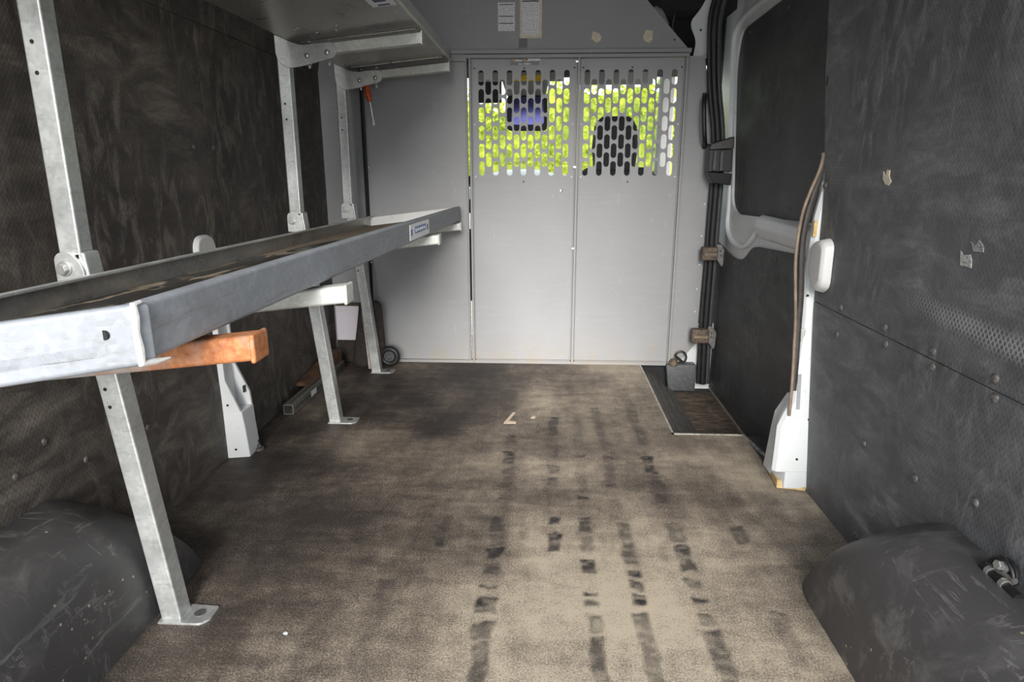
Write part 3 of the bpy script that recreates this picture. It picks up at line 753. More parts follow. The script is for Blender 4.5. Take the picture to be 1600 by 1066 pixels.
# far end rail, white painted
MB().loft([[SP(.0,-.001,2.925),SP(.0,-.001,2.945),SP(.0,-.06,2.945),SP(.0,-.06,2.925)], [SP(.377,-.001,2.80),SP(.377,-.001,2.82),SP(.377,-.06,2.82),SP(.377,-.06,2.80)]]).build('far_end_rail', M['whited'], sh, 0.004)
# maker's sticker on the front rail
def on_rail(name, px0, px1, v0, v1, mat, off):
    a = atx(px0, 362, sx(2.2)); c = atx(px1, 352, sx(2.2))
    mb = MB().loft([[(sx(a.y)+off-.001,a.y,sz(a.y)+v0),(sx(a.y)+off,a.y,sz(a.y)+v0),(sx(a.y)+off,a.y,sz(a.y)+v1),(sx(a.y)+off-.001,a.y,sz(a.y)+v1)],
                    [(sx(c.y)+off-.001,c.y,sz(c.y)+v0),(sx(c.y)+off,c.y,sz(c.y)+v0),(sx(c.y)+off,c.y,sz(c.y)+v1),(sx(c.y)+off-.001,c.y,sz(c.y)+v1)]])
    return mb.build(name, mat, stick)
stick = thing('maker_sticker', SP(0, -.03, 2.2), 'white and blue maker sticker on the front rail of the lower shelf', 'sticker')
on_rail('backing', 643, 670, -.056, -.010, M['lwhite'], .0012)
on_rail('blue_block', 650, 665, -.040, -.020, M['blue'], .0018)
on_rail('side_mark', 644.5, 646, -.042, -.024, M['navy'], .0018)
on_rail('side_mark', 667, 668.2, -.042, -.024, M['navy'], .0018)
for q in range(5): on_rail('print_mark', 651+q*2.8, 652.6+q*2.8, -.035+.001*(q%2), -.026, M['lwhite'], .0022)

# upper shelf
us = thing('upper_shelf', (-.6, 1.8, 1.32), 'upper galvanised steel shelf seen from below, near the roof', 'shelf')
UX, UZ, UT = -0.393, 1.331, 0.100
def UP(u, v, y): return (UX-u, y, UZ+v-u*UT)
def ualong(poly, y0, y1): return MB().loft([[UP(u, v, y0) for u, v in poly], [UP(u, v, y1) for u, v in poly]])
ualong([(.006,0),(.425,0),(.425,.004),(.006,.004)], .66, 2.90).build('tray_floor', M['galv_sheet'], us)
ualong([(0,-.001),(.010,-.001),(.010,.034),(0,.034)], .66, 2.90).build('front_rail', M['galv'], us, 0.003)
ualong([(-.0025,-.003),(.006,-.003),(.006,.001),(-.0025,.001)], .66, 2.90).build('bright_edge', plain('bright_folded_edge', (.62,.66,.56), .4, .3, .1, 60), us)
ualong([(.415,.004),(.425,.004),(.425,.05),(.415,.05)], .66, 2.90).build('back_rail', M['galv'], us)
ualong([(.0,.0),(.425,.0),(.425,.034),(.0,.034)], 2.885, 2.90).build('end_rail', M['galv'], us)
for (yy, du) in ((2.16,.15),(2.10,.13),(2.16,.21),(2.08,.24)):
    MB().dome(UP(du+.1, 0, yy), (0,0,-1), .0045, .003, 8).build('rivet', M['bolt'], us)
for y0, y1 in ((2.255, 2.40), (2.80, 2.886)):     # stiffening folds under the tray
    ualong([(.02,-.006),(.40,-.006),(.40,.001),(.02,.001)], y0, y1).build('stiffener', M['galv_sheet'], us, 0.003)
s2 = thing('maker_sticker', UP(.05, -.001, 1.75), 'white and navy maker sticker under the front edge of the upper shelf', 'sticker')
def under(name, u0, u1, y0, y1, mat, v): ualong([(u0, v-.0006), (u1, v-.0006), (u1, v), (u0, v)], y0, y1).build(name, mat, s2)
under('backing', .014, .080, 1.60, 1.945, M['lwhite'], -.0012)
under('navy_block', .032, .064, 1.62, 1.895, M['navy'], -.0020)
under('side_mark', .030, .062, 1.920, 1.934, M['navy'], -.0020)
for q in range(6): under('print_mark', .040+.004*(q%2), .056, 1.66+q*.038, 1.676+q*.038, M['visor'], -.0028)

# ================================================================== LEFT BODY PILLAR
pl = thing('trim_3', (-0.95, 1.95, 0), 'white body pillar rising between the dark left wall panels', 'pillar', kind='structure')
# base box
MB().loft([[(-1.02,1.895,0),(-.935,1.915,0),(-.935,1.995,0),(-1.02,1.995,0)], [(-1.02,1.895,.10),(-.942,1.915,.10),(-.942,1.995,.10),(-1.02,1.995,.10)],
           [(-1.02,1.895,.155),(-.948,1.915,.155),(-.944,1.995,.155),(-1.02,1.995,.155)]]).build('base', M['white'], pl, 0.004)
# two flanges leaving a hollow between, narrowing upwards
MB().loft([[(-1.02,1.895,.15),(-.950,1.915,.15),(-.950,1.925,.15),(-1.02,1.905,.15)], [(-1.02,1.888,.26),(-.985,1.905,.26),(-.985,1.915,.26),(-1.02,1.898,.26)],
           [(-1.02,1.880,.60),(-.988,1.895,.60),(-.988,1.905,.60),(-1.02,1.890,.60)]]).build('rear_flange', M['white'], pl, 0.002)
MB().loft([[(-1.01,1.985,.15),(-.946,1.985,.15),(-.946,1.996,.15),(-1.01,1.996,.15)], [(-1.01,1.985,.20),(-.950,1.985,.20),(-.950,1.996,.20),(-1.01,1.996,.20)],
           [(-1.01,1.975,.30),(-.985,1.975,.30),(-.985,1.986,.30),(-1.01,1.986,.30)], [(-1.01,1.965,.60),(-.988,1.965,.60),(-.988,1.976,.60),(-1.01,1.976,.60)]]).build('front_flange', M['white'], pl, 0.002)
MB().box(-1.004, -.994, 1.905, 1.978, .14, .62).build('web', M['white'], pl)
for (x, y, z) in ((-.975,1.905,.03),(-.985,1.9035,.18)):
    MB().dome((x,y,z), (.2,-1,0), .004, .001, 10).build('hole', M['black'], pl)
MB().box(-.963,-.958,1.970,1.986,.20,.222).build('slot', M['black'], pl)
tip = rounded([(1.835,.60),(1.835,.712),(1.955,.712),(1.955,.60)], [.0,.045,.05,.0], 8)
MB().loft([[(-1.0,a,b) for a,b in tip], [(-.985,1.895+(a-1.895)*.85,b-.006 if b>.65 else b) for a,b in tip]]).build('tip', M['whited'], pl, 0.004, seg=3)
# ================================================================== WHEEL ARCHES
def arch(name, wallx, inx, yw, yc, ytw, ytc, zt, side, label):
    """moulded arch box: plan outline (wall - rounded front corner - aisle side - rear) swept up and drawn in towards a flat top"""
    rings = []
    for t in (0.0, .03, .15, .3, .42, .54, .66, .77, .86, .93, .975, 1.0):
        q = max(0.0, (t-.32)/.68)
        rx = .008*t + .115*(1-math.sqrt(max(0.0, 1-q*q)))
        k = t**1.15
        fw = yw + (ytw-yw)*k; fc = yc + (ytc-yc)*k
        dr = .05*(1-math.sqrt(max(0.0, 1-q*q)))
        x = inx - side*rx
        pl = rounded([(wallx, fw-dr), (x, fc-dr), (x, REAR), (wallx, REAR)], [0.0, .075+.03*t, 0.0, 0.0], 10)
        rings.append([(a, b, zt*t) for a, b in pl])
    o = MB().loft(rings).build(name, M['arch'], None, 0, True)
    o.data.set_sharp_from_angle(angle=math.radians(60))
    return tag(o, label, 'wheel arch cover')
al = arch('wheel_arch_cover', XL+.001, -0.793, 1.46, 1.36, 1.20, 1.14, .252, 1, 'black plastic wheel arch cover on the left behind the nearest shelf upright')
ar = arch('wheel_arch_cover', XR-.001, 0.572, 1.47, 1.33, 1.175, 1.13, .262, -1, 'scratched black plastic wheel arch cover at bottom right under the lashing ring')

# ================================================================== LASHING RINGS
def dring(name, c, nrm, up, R, label, bolt=True, rmat='black'):
    c, n, u = Vector(c), Vector(nrm).normalized(), Vector(up).normalized(); s = n.cross(u)
    t = thing(name, tuple(c), label, 'lashing ring')
    pts = []
    for k in range(17):
        a = math.pi*(k/16); pts.append(c + n*.010 + s*(R*math.cos(a)) + u*(R*math.sin(a)))
    MB().tube(pts, R*.14, 10).build('ring', M[rmat], t, smooth=True)
    MB().tube([c+n*.010+s*R*1.15, c+n*.010-s*R*1.15], R*.22, 12).build('pin', M['boltd'], t, smooth=True)
    MB().cyl(c+n*.0, c+n*.006, R*1.05, 20).build('plate', M[rmat], t, 0.001)
    if bolt:
        b0 = c+u*R*.55
        MB().cyl(b0+n*.006, b0+n*.009, R*.52, 20).cyl(b0+n*.009, b0+n*.02, R*.34, 6).build('bolt', M['bolt'], t, 0.001)
    return t
c = atx(1583, 905, XR)
r1 = dring('lashing_ring', (XR-.012, c.y, c.z+.010), (-1, -.12, .15), (0, 0.1, 1), .024, 'black lashing ring with bright bolt on the right wheel arch cover')
MB().tube([(XR-.028, c.y+.030, c.z+.004), (XR-.028, c.y-.055, c.z+.002)], .0085, 12).build('hinge_tube', M['black'], r1, smooth=True)
for dy in (.012, -.022): MB().tube([(XR-.028, c.y+dy+.004, c.z+.004), (XR-.028, c.y+dy-.004, c.z+.0038)], .0102, 12).build('collar', M['bolt'], r1, smooth=True)
p = atz(400, 703)
r2 = thing('lashing_ring', (p.x, p.y, 0), 'small black lashing ring on the floor beside the white left pillar', 'lashing ring')
MB().tube([Vector((p.x-.012, p.y+.005, .016))+Vector((.026*math.cos(a)*.75, .010*math.cos(a), .018*math.sin(a))) for a in [2*math.pi*k/20 for k in range(20)]], .0045, 8, True).build('ring', M['black'], r2, smooth=True)
MB().cyl((p.x+.012, p.y, 0), (p.x+.012, p.y, .010), .016, 14).cyl((p.x+.012, p.y, .010), (p.x+.012, p.y, .018), .008, 6).build('bolt', M['boltd'], r2, 0.001)
# black kick box with ring in the bulkhead corner
kb = MB().loft([[(.590,2.985,-.118),(.715,2.985,-.118),(.715,3.045,-.118),(.590,3.045,-.118)], [(.575,2.985,.000),(.575+.14,2.985,.0),(.715,3.045,.0),(.575,3.045,.0)],
                [(.575,2.990,.012),(.712,2.990,.012),(.712,3.045,.012),(.575,3.045,.012)]]).build('kick_box', M['kick'], None, 0.005, seg=3)
tag(kb, 'black moulded box in the corner at the foot of the bulkhead', 'box moulding')
r3 = thing('lashing_ring', (.625, 2.992, .012), 'black lashing ring standing on the black box in the bulkhead corner', 'lashing ring')
pts = []
for k in range(15):
    a = math.radians(-20+220*k/14); pts.append(Vector((.640,2.990,.045))+Vector((math.cos(a-.6)*.026, 0, math.sin(a-.6)*.030)))
MB().tube(pts, .0042, 8).build('ring', M['black'], r3, smooth=True)
MB().tube([pts[0], pts[-1]], .006, 8).build('bar', M['black'], r3, smooth=True)
MB().dome((.608,2.992,.012), (0,-.2,1), .024, .028, 16).build('boss', M['pawn'], r3, smooth=True)
# hook/bolt by the right pillar foot
p = atz(1208, 727)
r4 = thing('lashing_ring', (p.x, p.y, 0), 'chrome bolt and black ring on the floor at the white right pillar foot', 'lashing ring')
MB().cyl((p.x-.018,p.y+.005,.022), (p.x+.025,p.y+.005,.022), .009, 12).cyl((p.x-.002,p.y+.005,.022), (p.x+.006,p.y+.005,.022), .015, 12).build('bolt', M['bolt'], r4, 0.001)
MB().tube([Vector((p.x-.004,p.y-.03,.010))+Vector((.016*math.cos(a)*.6, .024*math.cos(a+.5), .010*math.sin(a))) for a in [2*math.pi*k/16 for k in range(16)]], .0045, 8, True).build('ring', M['black'], r4, smooth=True)

# ================================================================== RIGHT SIDE: sliding door seen from inside
DX = 0.80
d3 = thing('door_3', (DX, 2.6, 0), 'white framed sliding side door with dark plywood panels inside', 'door', kind='structure')
opening = rounded([(2.935,.745),(3.06,1.32),(3.02,1.452),(2.58,1.462),(1.93,1.47),(1.93,.742),(2.115,.737),(2.84,.712)], [.06,.12,.16,.05,.02,.02,.0,.12], 7)
outer = [(1.90,-.13),(3.26,-.13),(3.26,1.79),(1.90,1.79)]
fillplate(outer, [opening], .030, xplate(DX+.016)).build('shell', M['white'], d3, 0.012, seg=4)
MB().box(DX+.012, DX+.024, 1.90, 3.12, .68, 1.50).build('upper_panel', M['door_ply'], d3)
low = rounded([(1.90,-.106),(3.14,-.106),(3.16,.58),(3.02,.562),(2.80,.532),(2.66,.545),(2.56,.612),(2.14,.634),(1.90,.640)], [0,0,0,.02,.06,.09,.07,.0,0], 6)
fillplate(low, [], .010, xplate(DX-.005)).build('lower_panel', M['door_ply'], d3)
# inner waist rail of the door and its pocket lip
MB().prism(rounded([(DX+.0,.735),(DX-.022,.722),(DX-.030,.690),(DX-.012,.655),(DX,.645)], .006), 'y', 1.90, 2.50).build('waist_rail', M['white'], d3, 0.003)
lip = [(DX-.002, 2.50, .70), (DX-.006, 2.56, .655), (DX-.006, 2.66, .602), (DX-.006, 2.78, .590), (DX-.006, 2.90, .615), (DX-.004, 2.96, .67), (DX-.002, 2.975, .80), (DX-.002, 3.085, 1.32), (DX-.002, 3.03, 1.48), (DX-.002, 2.58, 1.50)]
def smoothline(P, n=5):
    P = [Vector(q) for q in P]; out = []
    for i in range(len(P)-1):
        a, b, c, d = P[max(i-1,0)], P[i], P[i+1], P[min(i+2,len(P)-1)]
        for k in range(n):
            t = k/n; out.append(0.5*((2*b)+(c-a)*t+(2*a-5*b+4*c-d)*t*t+(3*b-a-3*c+d)*t**3))
    return out+[P[-1]]
MB().tube(smoothline(lip), .011, 10).build('frame_bead', M['white'], d3, smooth=True)
for (px, py) in ((1155,80),(1172,50),(1150,164),(1233,10),(1158,300),(1234,325),(1177,390),(1148,410),(1212,405),(1168,487),(1180,520),(1197,612),(1153,537)):
    p = atx(px, py, DX-.0105 if py > 370 else DX+.0115)
    MB().dome(p, (-1,0,0), .008, .004, 12).build('screw', M['boltd'], d3)
MB().box(DX+.009, DX+.012, 2.845, 2.858, .74, .93).build('slot', M['black'], d3)
# ribbed channel at leading edge: rubber seal between bulkhead and door
sl = thing('door_seal', (.74, 3.0, 0), 'black rubber seal running full height beside the bulkhead at the side door', 'seal')
cl = [(1128,-14),(1118,28),(1116,80),(1117,140),(1122,200),(1122,250),(1119,300),(1114,360),(1110,420),(1105,480),(1101,540),(1098,600)]
cl = smoothline([aty(px, py, 2.985) for px, py in cl], 3)
for off, rr, nm in ((-.018,.011,'lip'),(.0,.014,'bulb'),(.020,.012,'channel')):
    MB().tube([q+Vector((off, .01*abs(off)*50, 0)) for q in cl], rr, 8).build(nm, M['rubber' if off<.01 else 'kick'], sl, smooth=True)
# white front pillar top
fp = fillplate(rounded([(.622,1.353),(.632,1.42),(.606,1.475),(.606,1.50),(.650,1.555),(.675,1.62),(.69,1.79),(.722,1.79),(.712,1.353)], [0,.02,.03,.03,.04,.02,0,0,0], 6), [], .012, ytopl(3.062)).build('trim_4', M['white'], None, 0.004)
tag(fp, 'white curved front pillar top above the right of the bulkhead', 'pillar', kind='structure')
MB().dome(aty(1095, 47, 3.056), (0,-1,0), .005, .001, 10).build('hole', M['black'], fp)
# grab handle
gh = thing('grab_handle', tuple(aty(1104, 190, 3.0)), 'black upright grab handle on the grey bulkhead edge', 'grab handle')
MB().tube(smoothline([aty(px, py, yy) for px, py, yy in ((1102,150,3.012),(1101,152,2.98),(1100,162,2.953),(1100,190,2.948),(1101,214,2.953),(1102,225,2.98),(1103,227,3.012))], 4), .0095, 10).build('grip', M['black'], gh, smooth=True)
for py in (151, 226):
    q = aty(1110, py, 2.998); MB().box(q.x-.030, q.x-.012, 3.0095, 3.0215, q.z-.018, q.z+.018).build('mount', M['black'], gh, 0.005)
# latch box on door leading edge
lb = thing('door_latch', (.775, 2.90, .93), 'black plastic latch housing on the white sliding door edge', 'latch')
def yq(px, py): return aty(px, py, 2.90)
a, c = yq(1112, 213), yq(1142, 290)
MB().loft([[(a.x,2.90,a.z-.03),(c.x,2.90,a.z),(c.x,2.966,a.z),(a.x,2.966,a.z-.03)], [(a.x-.006,2.895,a.z-.055),(c.x,2.895,a.z-.05),(c.x,2.966,a.z-.05),(a.x-.006,2.966,a.z-.055)]]).build('upper_housing', M['black'], lb, 0.004)
MB().box(a.x-.004, c.x, 2.905, 2.966, c.z+.055, a.z-.052).build('body', M['black'], lb, 0.004)
for xx in (.012, .040): MB().box(a.x+xx, a.x+xx+.016, 2.894, 2.91, c.z+.060, a.z-.058).build('rib', M['kick'], lb, 0.003)
MB().loft([[(a.x-.006,2.895,c.z+.055),(c.x,2.895,c.z+.05),(c.x,2.966,c.z+.05),(a.x-.006,2.966,c.z+.055)], [(a.x+.02,2.90,c.z+.010),(c.x,2.90,c.z),(c.x,2.966,c.z),(a.x+.02,2.966,c.z+.010)]]).build('lower_housing', M['black'], lb, 0.004)
# striker brackets over the seal
for (px0, py0, px1, py1, lab) in ((1097,386,1120,407,'upper brown dusty striker bracket over the door seal, nearer the latch'), (1081,514,1106,536,'lower brown dusty striker bracket over the door seal, near the corner ring')):
    a, c = aty(px0, py0, 2.94), aty(px1, py1, 2.94)
    t = thing('door_striker', tuple((a+c)/2), lab, 'bracket')
    MB().box(a.x, c.x, 2.925, 2.967, c.z, a.z).build('block', M['pawn'], t, 0.006, seg=3)
    MB().box(a.x+.008, c.x-.004, 2.921, 2.930, (a.z+c.z)/2-.008, (a.z+c.z)/2+.004).build('worn_face', M['rubbert'], t, 0.002)
    e = aty(px1+14, py0-2, 2.96); f = aty(px1+10, py1+10, 2.96)
    MB().prism(rounded([(c.x,a.z+.01),(c.x+.020,a.z+.006),(e.x,e.z-.025),(f.x,f.z+.012),(f.x-.008,f.z),(c.x,c.z+.008)], .006), 'y', 2.955, 2.961).build('wing_plate', plain('dull_zinc_plate', (.23,.22,.21), .5, .4, .3, 60), t, 0.001)
    for k in (.35, .65):
        MB().dome((c.x+.018, 2.955, a.z+(c.z-a.z)*k), (0,-1,0), .004, .002, 8).build('screw', M['boltd'], t)

# ================================================================== RIGHT REAR PILLAR OF THE SIDE DOOR
pr = thing('trim_5', (.73, 1.84, 0), 'chipped white body pillar between side door and right plywood panel', 'pillar', kind='structure')
L = [(1289,238),(1286,300),(1275,340),(1266,390),(1258,440),(1254,500),(1249,540),(1243,575),(1240,600),(1238,628),(1226,648),(1216,668),(1212,700),(1207,738)]
def onedge(px, py, off=0.004):
    q = aty(px, py, 1.86)
    for _ in range(5): q = aty(px, py, ymax(max(0, q.z))+off)
    return q
Lw = [onedge(px, py) for px, py in L]
rings = []
for q in Lw:
    w1 = max(.80, q.x+.03)
    rings.append([(q.x,q.y+.012,q.z),(q.x+.010,q.y,q.z),(w1,q.y,q.z),(w1,q.y+.035,q.z),(q.x+.004,q.y+.035,q.z)])
MB().loft(rings).build('post', M['white'], pr, 0.003)
q = Lw[9]
# lower box face steps forward, wider at the foot
box = []
for (px, z) in ((1240,.245),(1229,.215),(1222,.185),(1218,.14),(1213,.07),(1208,.004)):
    x = aty(px+6, 690, 1.80).x if False else None
    k = {.245:.738,.215:.722,.185:.706,.14:.700,.07:.694,.004:.688}[z]
    yy = ymax(z)+.012-.006*(1-z/.25)
    box.append([(k,yy+.045,z),(k+.010,yy,z),(.80,yy-.004,z),(.80,1.93,z),(k,1.93,z)])
MB().loft(box).build('foot_box', M['white'], pr, 0.004)
q1, q2 = onedge(1247, 585, .002), onedge(1244, 640, .002)
MB().hexa([q1, q1+Vector((.010,0,0)), q1+Vector((.010,.02,0)), q1+Vector((0,.02,0))], [q2, q2+Vector((.010,0,0)), q2+Vector((.010,.02,0)), q2+Vector((0,.02,0))]).build('slot', plain('recess_shade_grey', (.30,.31,.33), .5), pr)  # grey strip on the white pillar paints in the hollow's shade
for (px, py) in ((1253,435),(1262,462),(1264,656),(1245,718)):
    MB().dome(onedge(px, py, .003 if py < 600 else .004), (0,-1,0), .004, .003, 8).build('hole', M['black'], pr)
a, c = onedge(1250, 513), onedge(1258, 536)
MB().prism(rounded([(a.x,c.z),(c.x,c.z),(c.x,a.z),(a.x,a.z)], .006), 'y', a.y-.004, a.y+.004).build('striker_plate', M['galv_white'], pr, 0.002)
a, c = onedge(1278, 345), onedge(1272, 370)
if a.x > c.x: a.x, c.x = c.x-.004, a.x
MB().prism(rounded([(a.x,c.z),(c.x,c.z),(c.x,a.z),(a.x,a.z)], .004), 'y', a.y-.004, a.y+.004).build('foam_patch', M['sponge'], pr)
# yellow foam at the foot
fq = [atz(px, py, .001) for px, py in ((1199,737),(1213,763),(1259,768),(1257,752),(1216,744),(1206,728))]
MB().loft([fq, [v+Vector((.004,.012,.020)) for v in fq]]).build('foam_seal', M['sponge'], pr, 0.003)
# moulded latch cover on the pillar edge
lc = MB()
prof = rounded([(1.770,.590),(1.772,.705),(1.80,.722),(1.868,.705),(1.87,.61),(1.815,.565)], [.02,.02,.02,.02,.02,.02], 5)
lc.loft([[(XR-.0005,a,b) for a,b in prof], [(XR-.022,1.82+(a-1.82)*.92,.65+(b-.65)*.92) for a,b in prof], [(XR-.030,1.82+(a-1.82)*.75,.65+(b-.65)*.80) for a,b in prof]])
lc = lc.build('latch_cover', M['whited'], None, 0.004, seg=3)
tag(lc, 'white moulded cover fixed on the edge of the right plywood panel', 'cover')
MB().box(XR-.026, XR-.020, 1.848, 1.860, .62, .69).build('recess', M['visor'], lc, 0.002)
# door seal down this pillar, bulging in the middle
s3 = thing('door_seal', (.72, 1.87, 0), 'bulging dusty brown rubber seal along the white right pillar', 'seal')
c1 = smoothline([onedge(px, py, .0) for px, py in ((1287,240),(1281,265),(1268,295),(1255,330),(1247,370),(1243,410),(1243,460),(1243,500),(1241,540),(1239,580),(1236,620),(1233,650))], 3)
c2 = smoothline([onedge(px, py, .006) for px, py in ((1289,240),(1284,270),(1273,300),(1262,335),(1255,370),(1252,410),(1251,460),(1248,500),(1245,540),(1242,580),(1239,610))], 3)
MB().tube(c1, .0045, 8).build('outer_lip', M['rubbert'], s3, smooth=True)
MB().tube(c2, [.0095 if i > 3 else .005 for i in range(len(c2))], 8).build('bulb', M['rubberg'], s3, smooth=True)

# torn residues on the right plywood
wx = lambda px, py: atx(px, py, XR-.0002)
scrap('label_scrap', [(1381,268),(1384,276),(1387,265),(1391,266),(1390,275),(1393,284),(1389,290),(1384,288),(1380,280)], wx, (-1,0,0), M['cream'], 'torn pale paper scrap stuck high on the right plywood panel', 'label scrap')
t = scrap('tape_scrap', [(1502,392),(1506,399),(1517,398),(1519,407),(1518,419),(1509,416),(1501,415)], wx, (-1,0,0), plain('silver_tape', (.48,.48,.47), .45, .2, .6, 220), 'crumpled silver tape scrap on right plywood, below the scratched patch', 'tape scrap')
scrap('scratched_patch', [(1518,378),(1524,384),(1531,375),(1538,386),(1537,394),(1522,393)], wx, (-1,0,0), plain('torn_film', (.30,.30,.30), .7, 0, .9, 300), 'small patch of scratched film on the right plywood above the silver tape scrap', 'scratch')
# tape marks and crumbs on the floor
fz = lambda px, py: atz(px, py, 0.0002)
scrap('tape_mark', [(787,661),(801,645),(806,645),(795,658),(806,659),(806,662),(787,662)], fz, (0,0,1), M['creamw'], 'cream L-shaped tape mark on the brown floor', 'tape mark')
scrap('tape_scrap', [(829,654),(832,650),(837,651),(836,654)], fz, (0,0,1), M['creamw'], 'tiny cream tape scrap beside the L-shaped mark on the floor', 'tape scrap')
scrap('paper_crumb', [(442,990),(446,988),(450,989),(449,992),(444,992)], fz, (0,0,1), M['lwhite'], 'tiny white crumb lying on the floor near the nearest upright', 'crumb')

# ================================================================== CLUTTER IN THE FAR LEFT CORNER
cb = thing('carton', (-.92, 2.9, .13), 'white carton with dusty brown top in the far left corner', 'carton')
MB().box(-.972, -.862, 2.980, 3.045, .112, .276).build('box', M['card'], cb, 0.002)
MB().box(-.973, -.861, 2.979, 3.046, .276, .281).build('top_flap', M['cardtop'], cb, 0.001)
# crate underneath that carries the carton
cr = tag(MB().loft([[(-.985,2.985,0),(-.875,2.985,0),(-.875,3.045,0),(-.985,3.045,0)], [(-.975,2.983,.112),(-.868,2.983,.112),(-.868,3.045,.112),(-.975,3.045,.112)]]).build('crate', M['cloth'], None, .004), 'dark box in shadow under the white carton', 'box')
# dark cloth bundle hanging to the floor
rings = []
for i, z in enumerate(np.linspace(0.0, .315, 12)):
    t = z/.315; cx = -.815+.025*t; rx = .075-.028*t**1.5; ry = .045-.012*t
    ring = []
    for k in range(28):
        a = 2*math.pi*k/28; fold = 1+.10*math.sin(a*5+t*2)+.05*math.sin(a*9-t*4)
        ring.append((cx+rx*fold*math.cos(a), 2.925+ry*fold*math.sin(a), z))
    rings.append(ring)
clo = MB().loft(rings).build('cloth_bundle', M['cloth'], None, 0, True, sub=1)
tag(clo, 'dark brown folded cloth bundle standing behind the farthest upright', 'cloth')
MB().tube(smoothline([(-.815,2.885,.27),(-.806,2.878,.17),(-.797,2.868,.08),(-.792,2.864,.009)], 4), .007, 6).build('strap', M['pink'], clo, smooth=True)
wh = thing('castor', (-.715, 2.93, .05), 'small black rubber wheel behind the foot of the farthest upright', 'wheel')
MB().tube([Vector((-.715,2.93,.050))+Vector((.036*math.cos(a),.0,.036*math.sin(a))) for a in [2*math.pi*k/24 for k in range(24)]], .014, 10, True).build('tyre', M['rubber'], wh, smooth=True)
MB().cyl((-.715,2.922,.05), (-.715,2.938,.05), .026, 20).build('hub', M['kick'], wh, 0.002)
MB().cyl((-.715,2.918,.05), (-.715,2.942,.05), .008, 10).build('axle', M['boltd'], wh)
# perforated square channel along the wall
ch = thing('perforated_channel', (-.95, 2.28, 0), 'perforated square steel channel lying along the left wall', 'channel')
y0, y1 = 2.29, 2.88; xa, xb, ho = -.972, -.934, .040
cm = MB()
sk = .02
def CP(x, y, z): return (x + sk*(y-y0)/.59, y, z)
prf = [(xa,.002),(xb,.002),(xb,ho),(xa,ho)]; inn = [(xa+.003,.005),(xb-.003,.005),(xb-.003,ho-.003),(xa+.003,ho-.003)]
for i in range(4):
    j = (i+1) % 4
    cm.hexa([CP(prf[i][0],y0,prf[i][1]),CP(prf[j][0],y0,prf[j][1]),CP(inn[j][0],y0,inn[j][1]),CP(inn[i][0],y0,inn[i][1])],
            [CP(prf[i][0],y1,prf[i][1]),CP(prf[j][0],y1,prf[j][1]),CP(inn[j][0],y1,inn[j][1]),CP(inn[i][0],y1,inn[i][1])])
cm.build('tube', M['chan'], ch)
hl = MB()
y = y0+.02
while y < y1-.02:
    hl.loft([[CP(xb+.0003,y,.014),CP(xb+.0003,y+.010,.014),CP(xb+.0003,y+.010,.026),CP(xb+.0003,y,.026)], [CP(xb-.001,y,.014),CP(xb-.001,y+.010,.014),CP(xb-.001,y+.010,.026),CP(xb-.001,y,.026)]])
    hl.loft([[CP(-.959,y,ho+.0003),CP(-.959,y+.010,ho+.0003),CP(-.947,y+.010,ho+.0003),CP(-.947,y,ho+.0003)], [CP(-.959,y,ho-.001),CP(-.959,y+.010,ho-.001),CP(-.947,y+.010,ho-.001),CP(-.947,y,ho-.001)]])
    y += .022
hl.build('perforations', M['black'], ch)
MB().loft([[CP(xb+.0005,2.47,.010),CP(xb+.0005,2.525,.010),CP(xb+.0005,2.525,.032),CP(xb+.0005,2.47,.032)], [CP(xb+.001,2.47,.010),CP(xb+.001,2.525,.010),CP(xb+.001,2.525,.032),CP(xb+.001,2.47,.032)]]).build('paper_label', M['lwhite'], ch)
wb = MB().hexa([(-.998,2.50,.042),(-.945,2.50,.042),(-.925,2.88,.042),(-.985,2.88,.042)], [(-.998,2.50,.056),(-.985,2.52,.056),(-.925,2.88,.095),(-.985,2.88,.095)]).build('timber_batten', M['wood'], None, .002)
tag(wb, 'rusty brown timber batten lying on the perforated channel', 'batten')
# small orange-handled tool hanging below the arm
sc_ = thing('screwdriver', (-.722, 2.825, 1.20), 'small orange handled tool hanging below the farthest upper shelf arm', 'screwdriver')
MB().tube([(-.728,2.822,1.222),(-.727,2.82,1.205),(-.722,2.82,1.180),(-.718,2.82,1.160)], [.009,.013,.014,.007], 10).build('handle', M['orange'], sc_, smooth=True)
MB().tube([(-.718,2.82,1.160),(-.712,2.82,1.11),(-.708,2.82,1.085)], .004, 8).build('shank', M['bolt'], sc_, smooth=True)
MB().box(-.713,-.702,2.818,2.822,1.068,1.088).build('blade', M['bolt'], sc_, 0.002)

# ================================================================== CAB beyond the slots
MB_ = MB
cabw = MB().box(-1.02, 0.86, 3.10, 4.5, 1.55, 1.60).box(-1.02, 0.86, 3.75, 4.31, 1.432, 1.5499).build('headliner', M['blackm'])
tag(cabw, 'black cab headlining seen through the top slots', 'headlining', kind='structure')
tag(MB().box(.36, .84, 3.30, 3.34, 1.36, 1.80).box(.10, .5, 3.30, 3.34, 1.58, 1.80).build('trim_6', M['blackm']), 'black cab lining above the right of the bulkhead', 'lining', kind='structure')
for i, (pp, lab) in enumerate(((((1012,2),(1030,4),(1043,14),(1047,24)), 'thin black cable curling at the top of the bulkhead slope'), (((1066,0),(1057,16),(1052,34),(1051,50)), 'thin grey cable hanging straight down above the bulkhead slope'))):
    tag(MB().tube(smoothline([aty(px, py, 3.20) for px, py in pp], 4), .0035, 6).build('cable', M['kick' if i else 'black'], None, 0, True), lab, 'cable')
tag(MB().tube(smoothline([aty(px, py, 3.1) for px, py in ((1020,14),(1030,18),(1036,28),(1041,40))], 4), [.006,.014,.016,.012]+[.014]*9, 10).build('foam_tube', M['visor'], None, 0, True), 'pale foam tube behind the sloping bulkhead edge', 'tube')
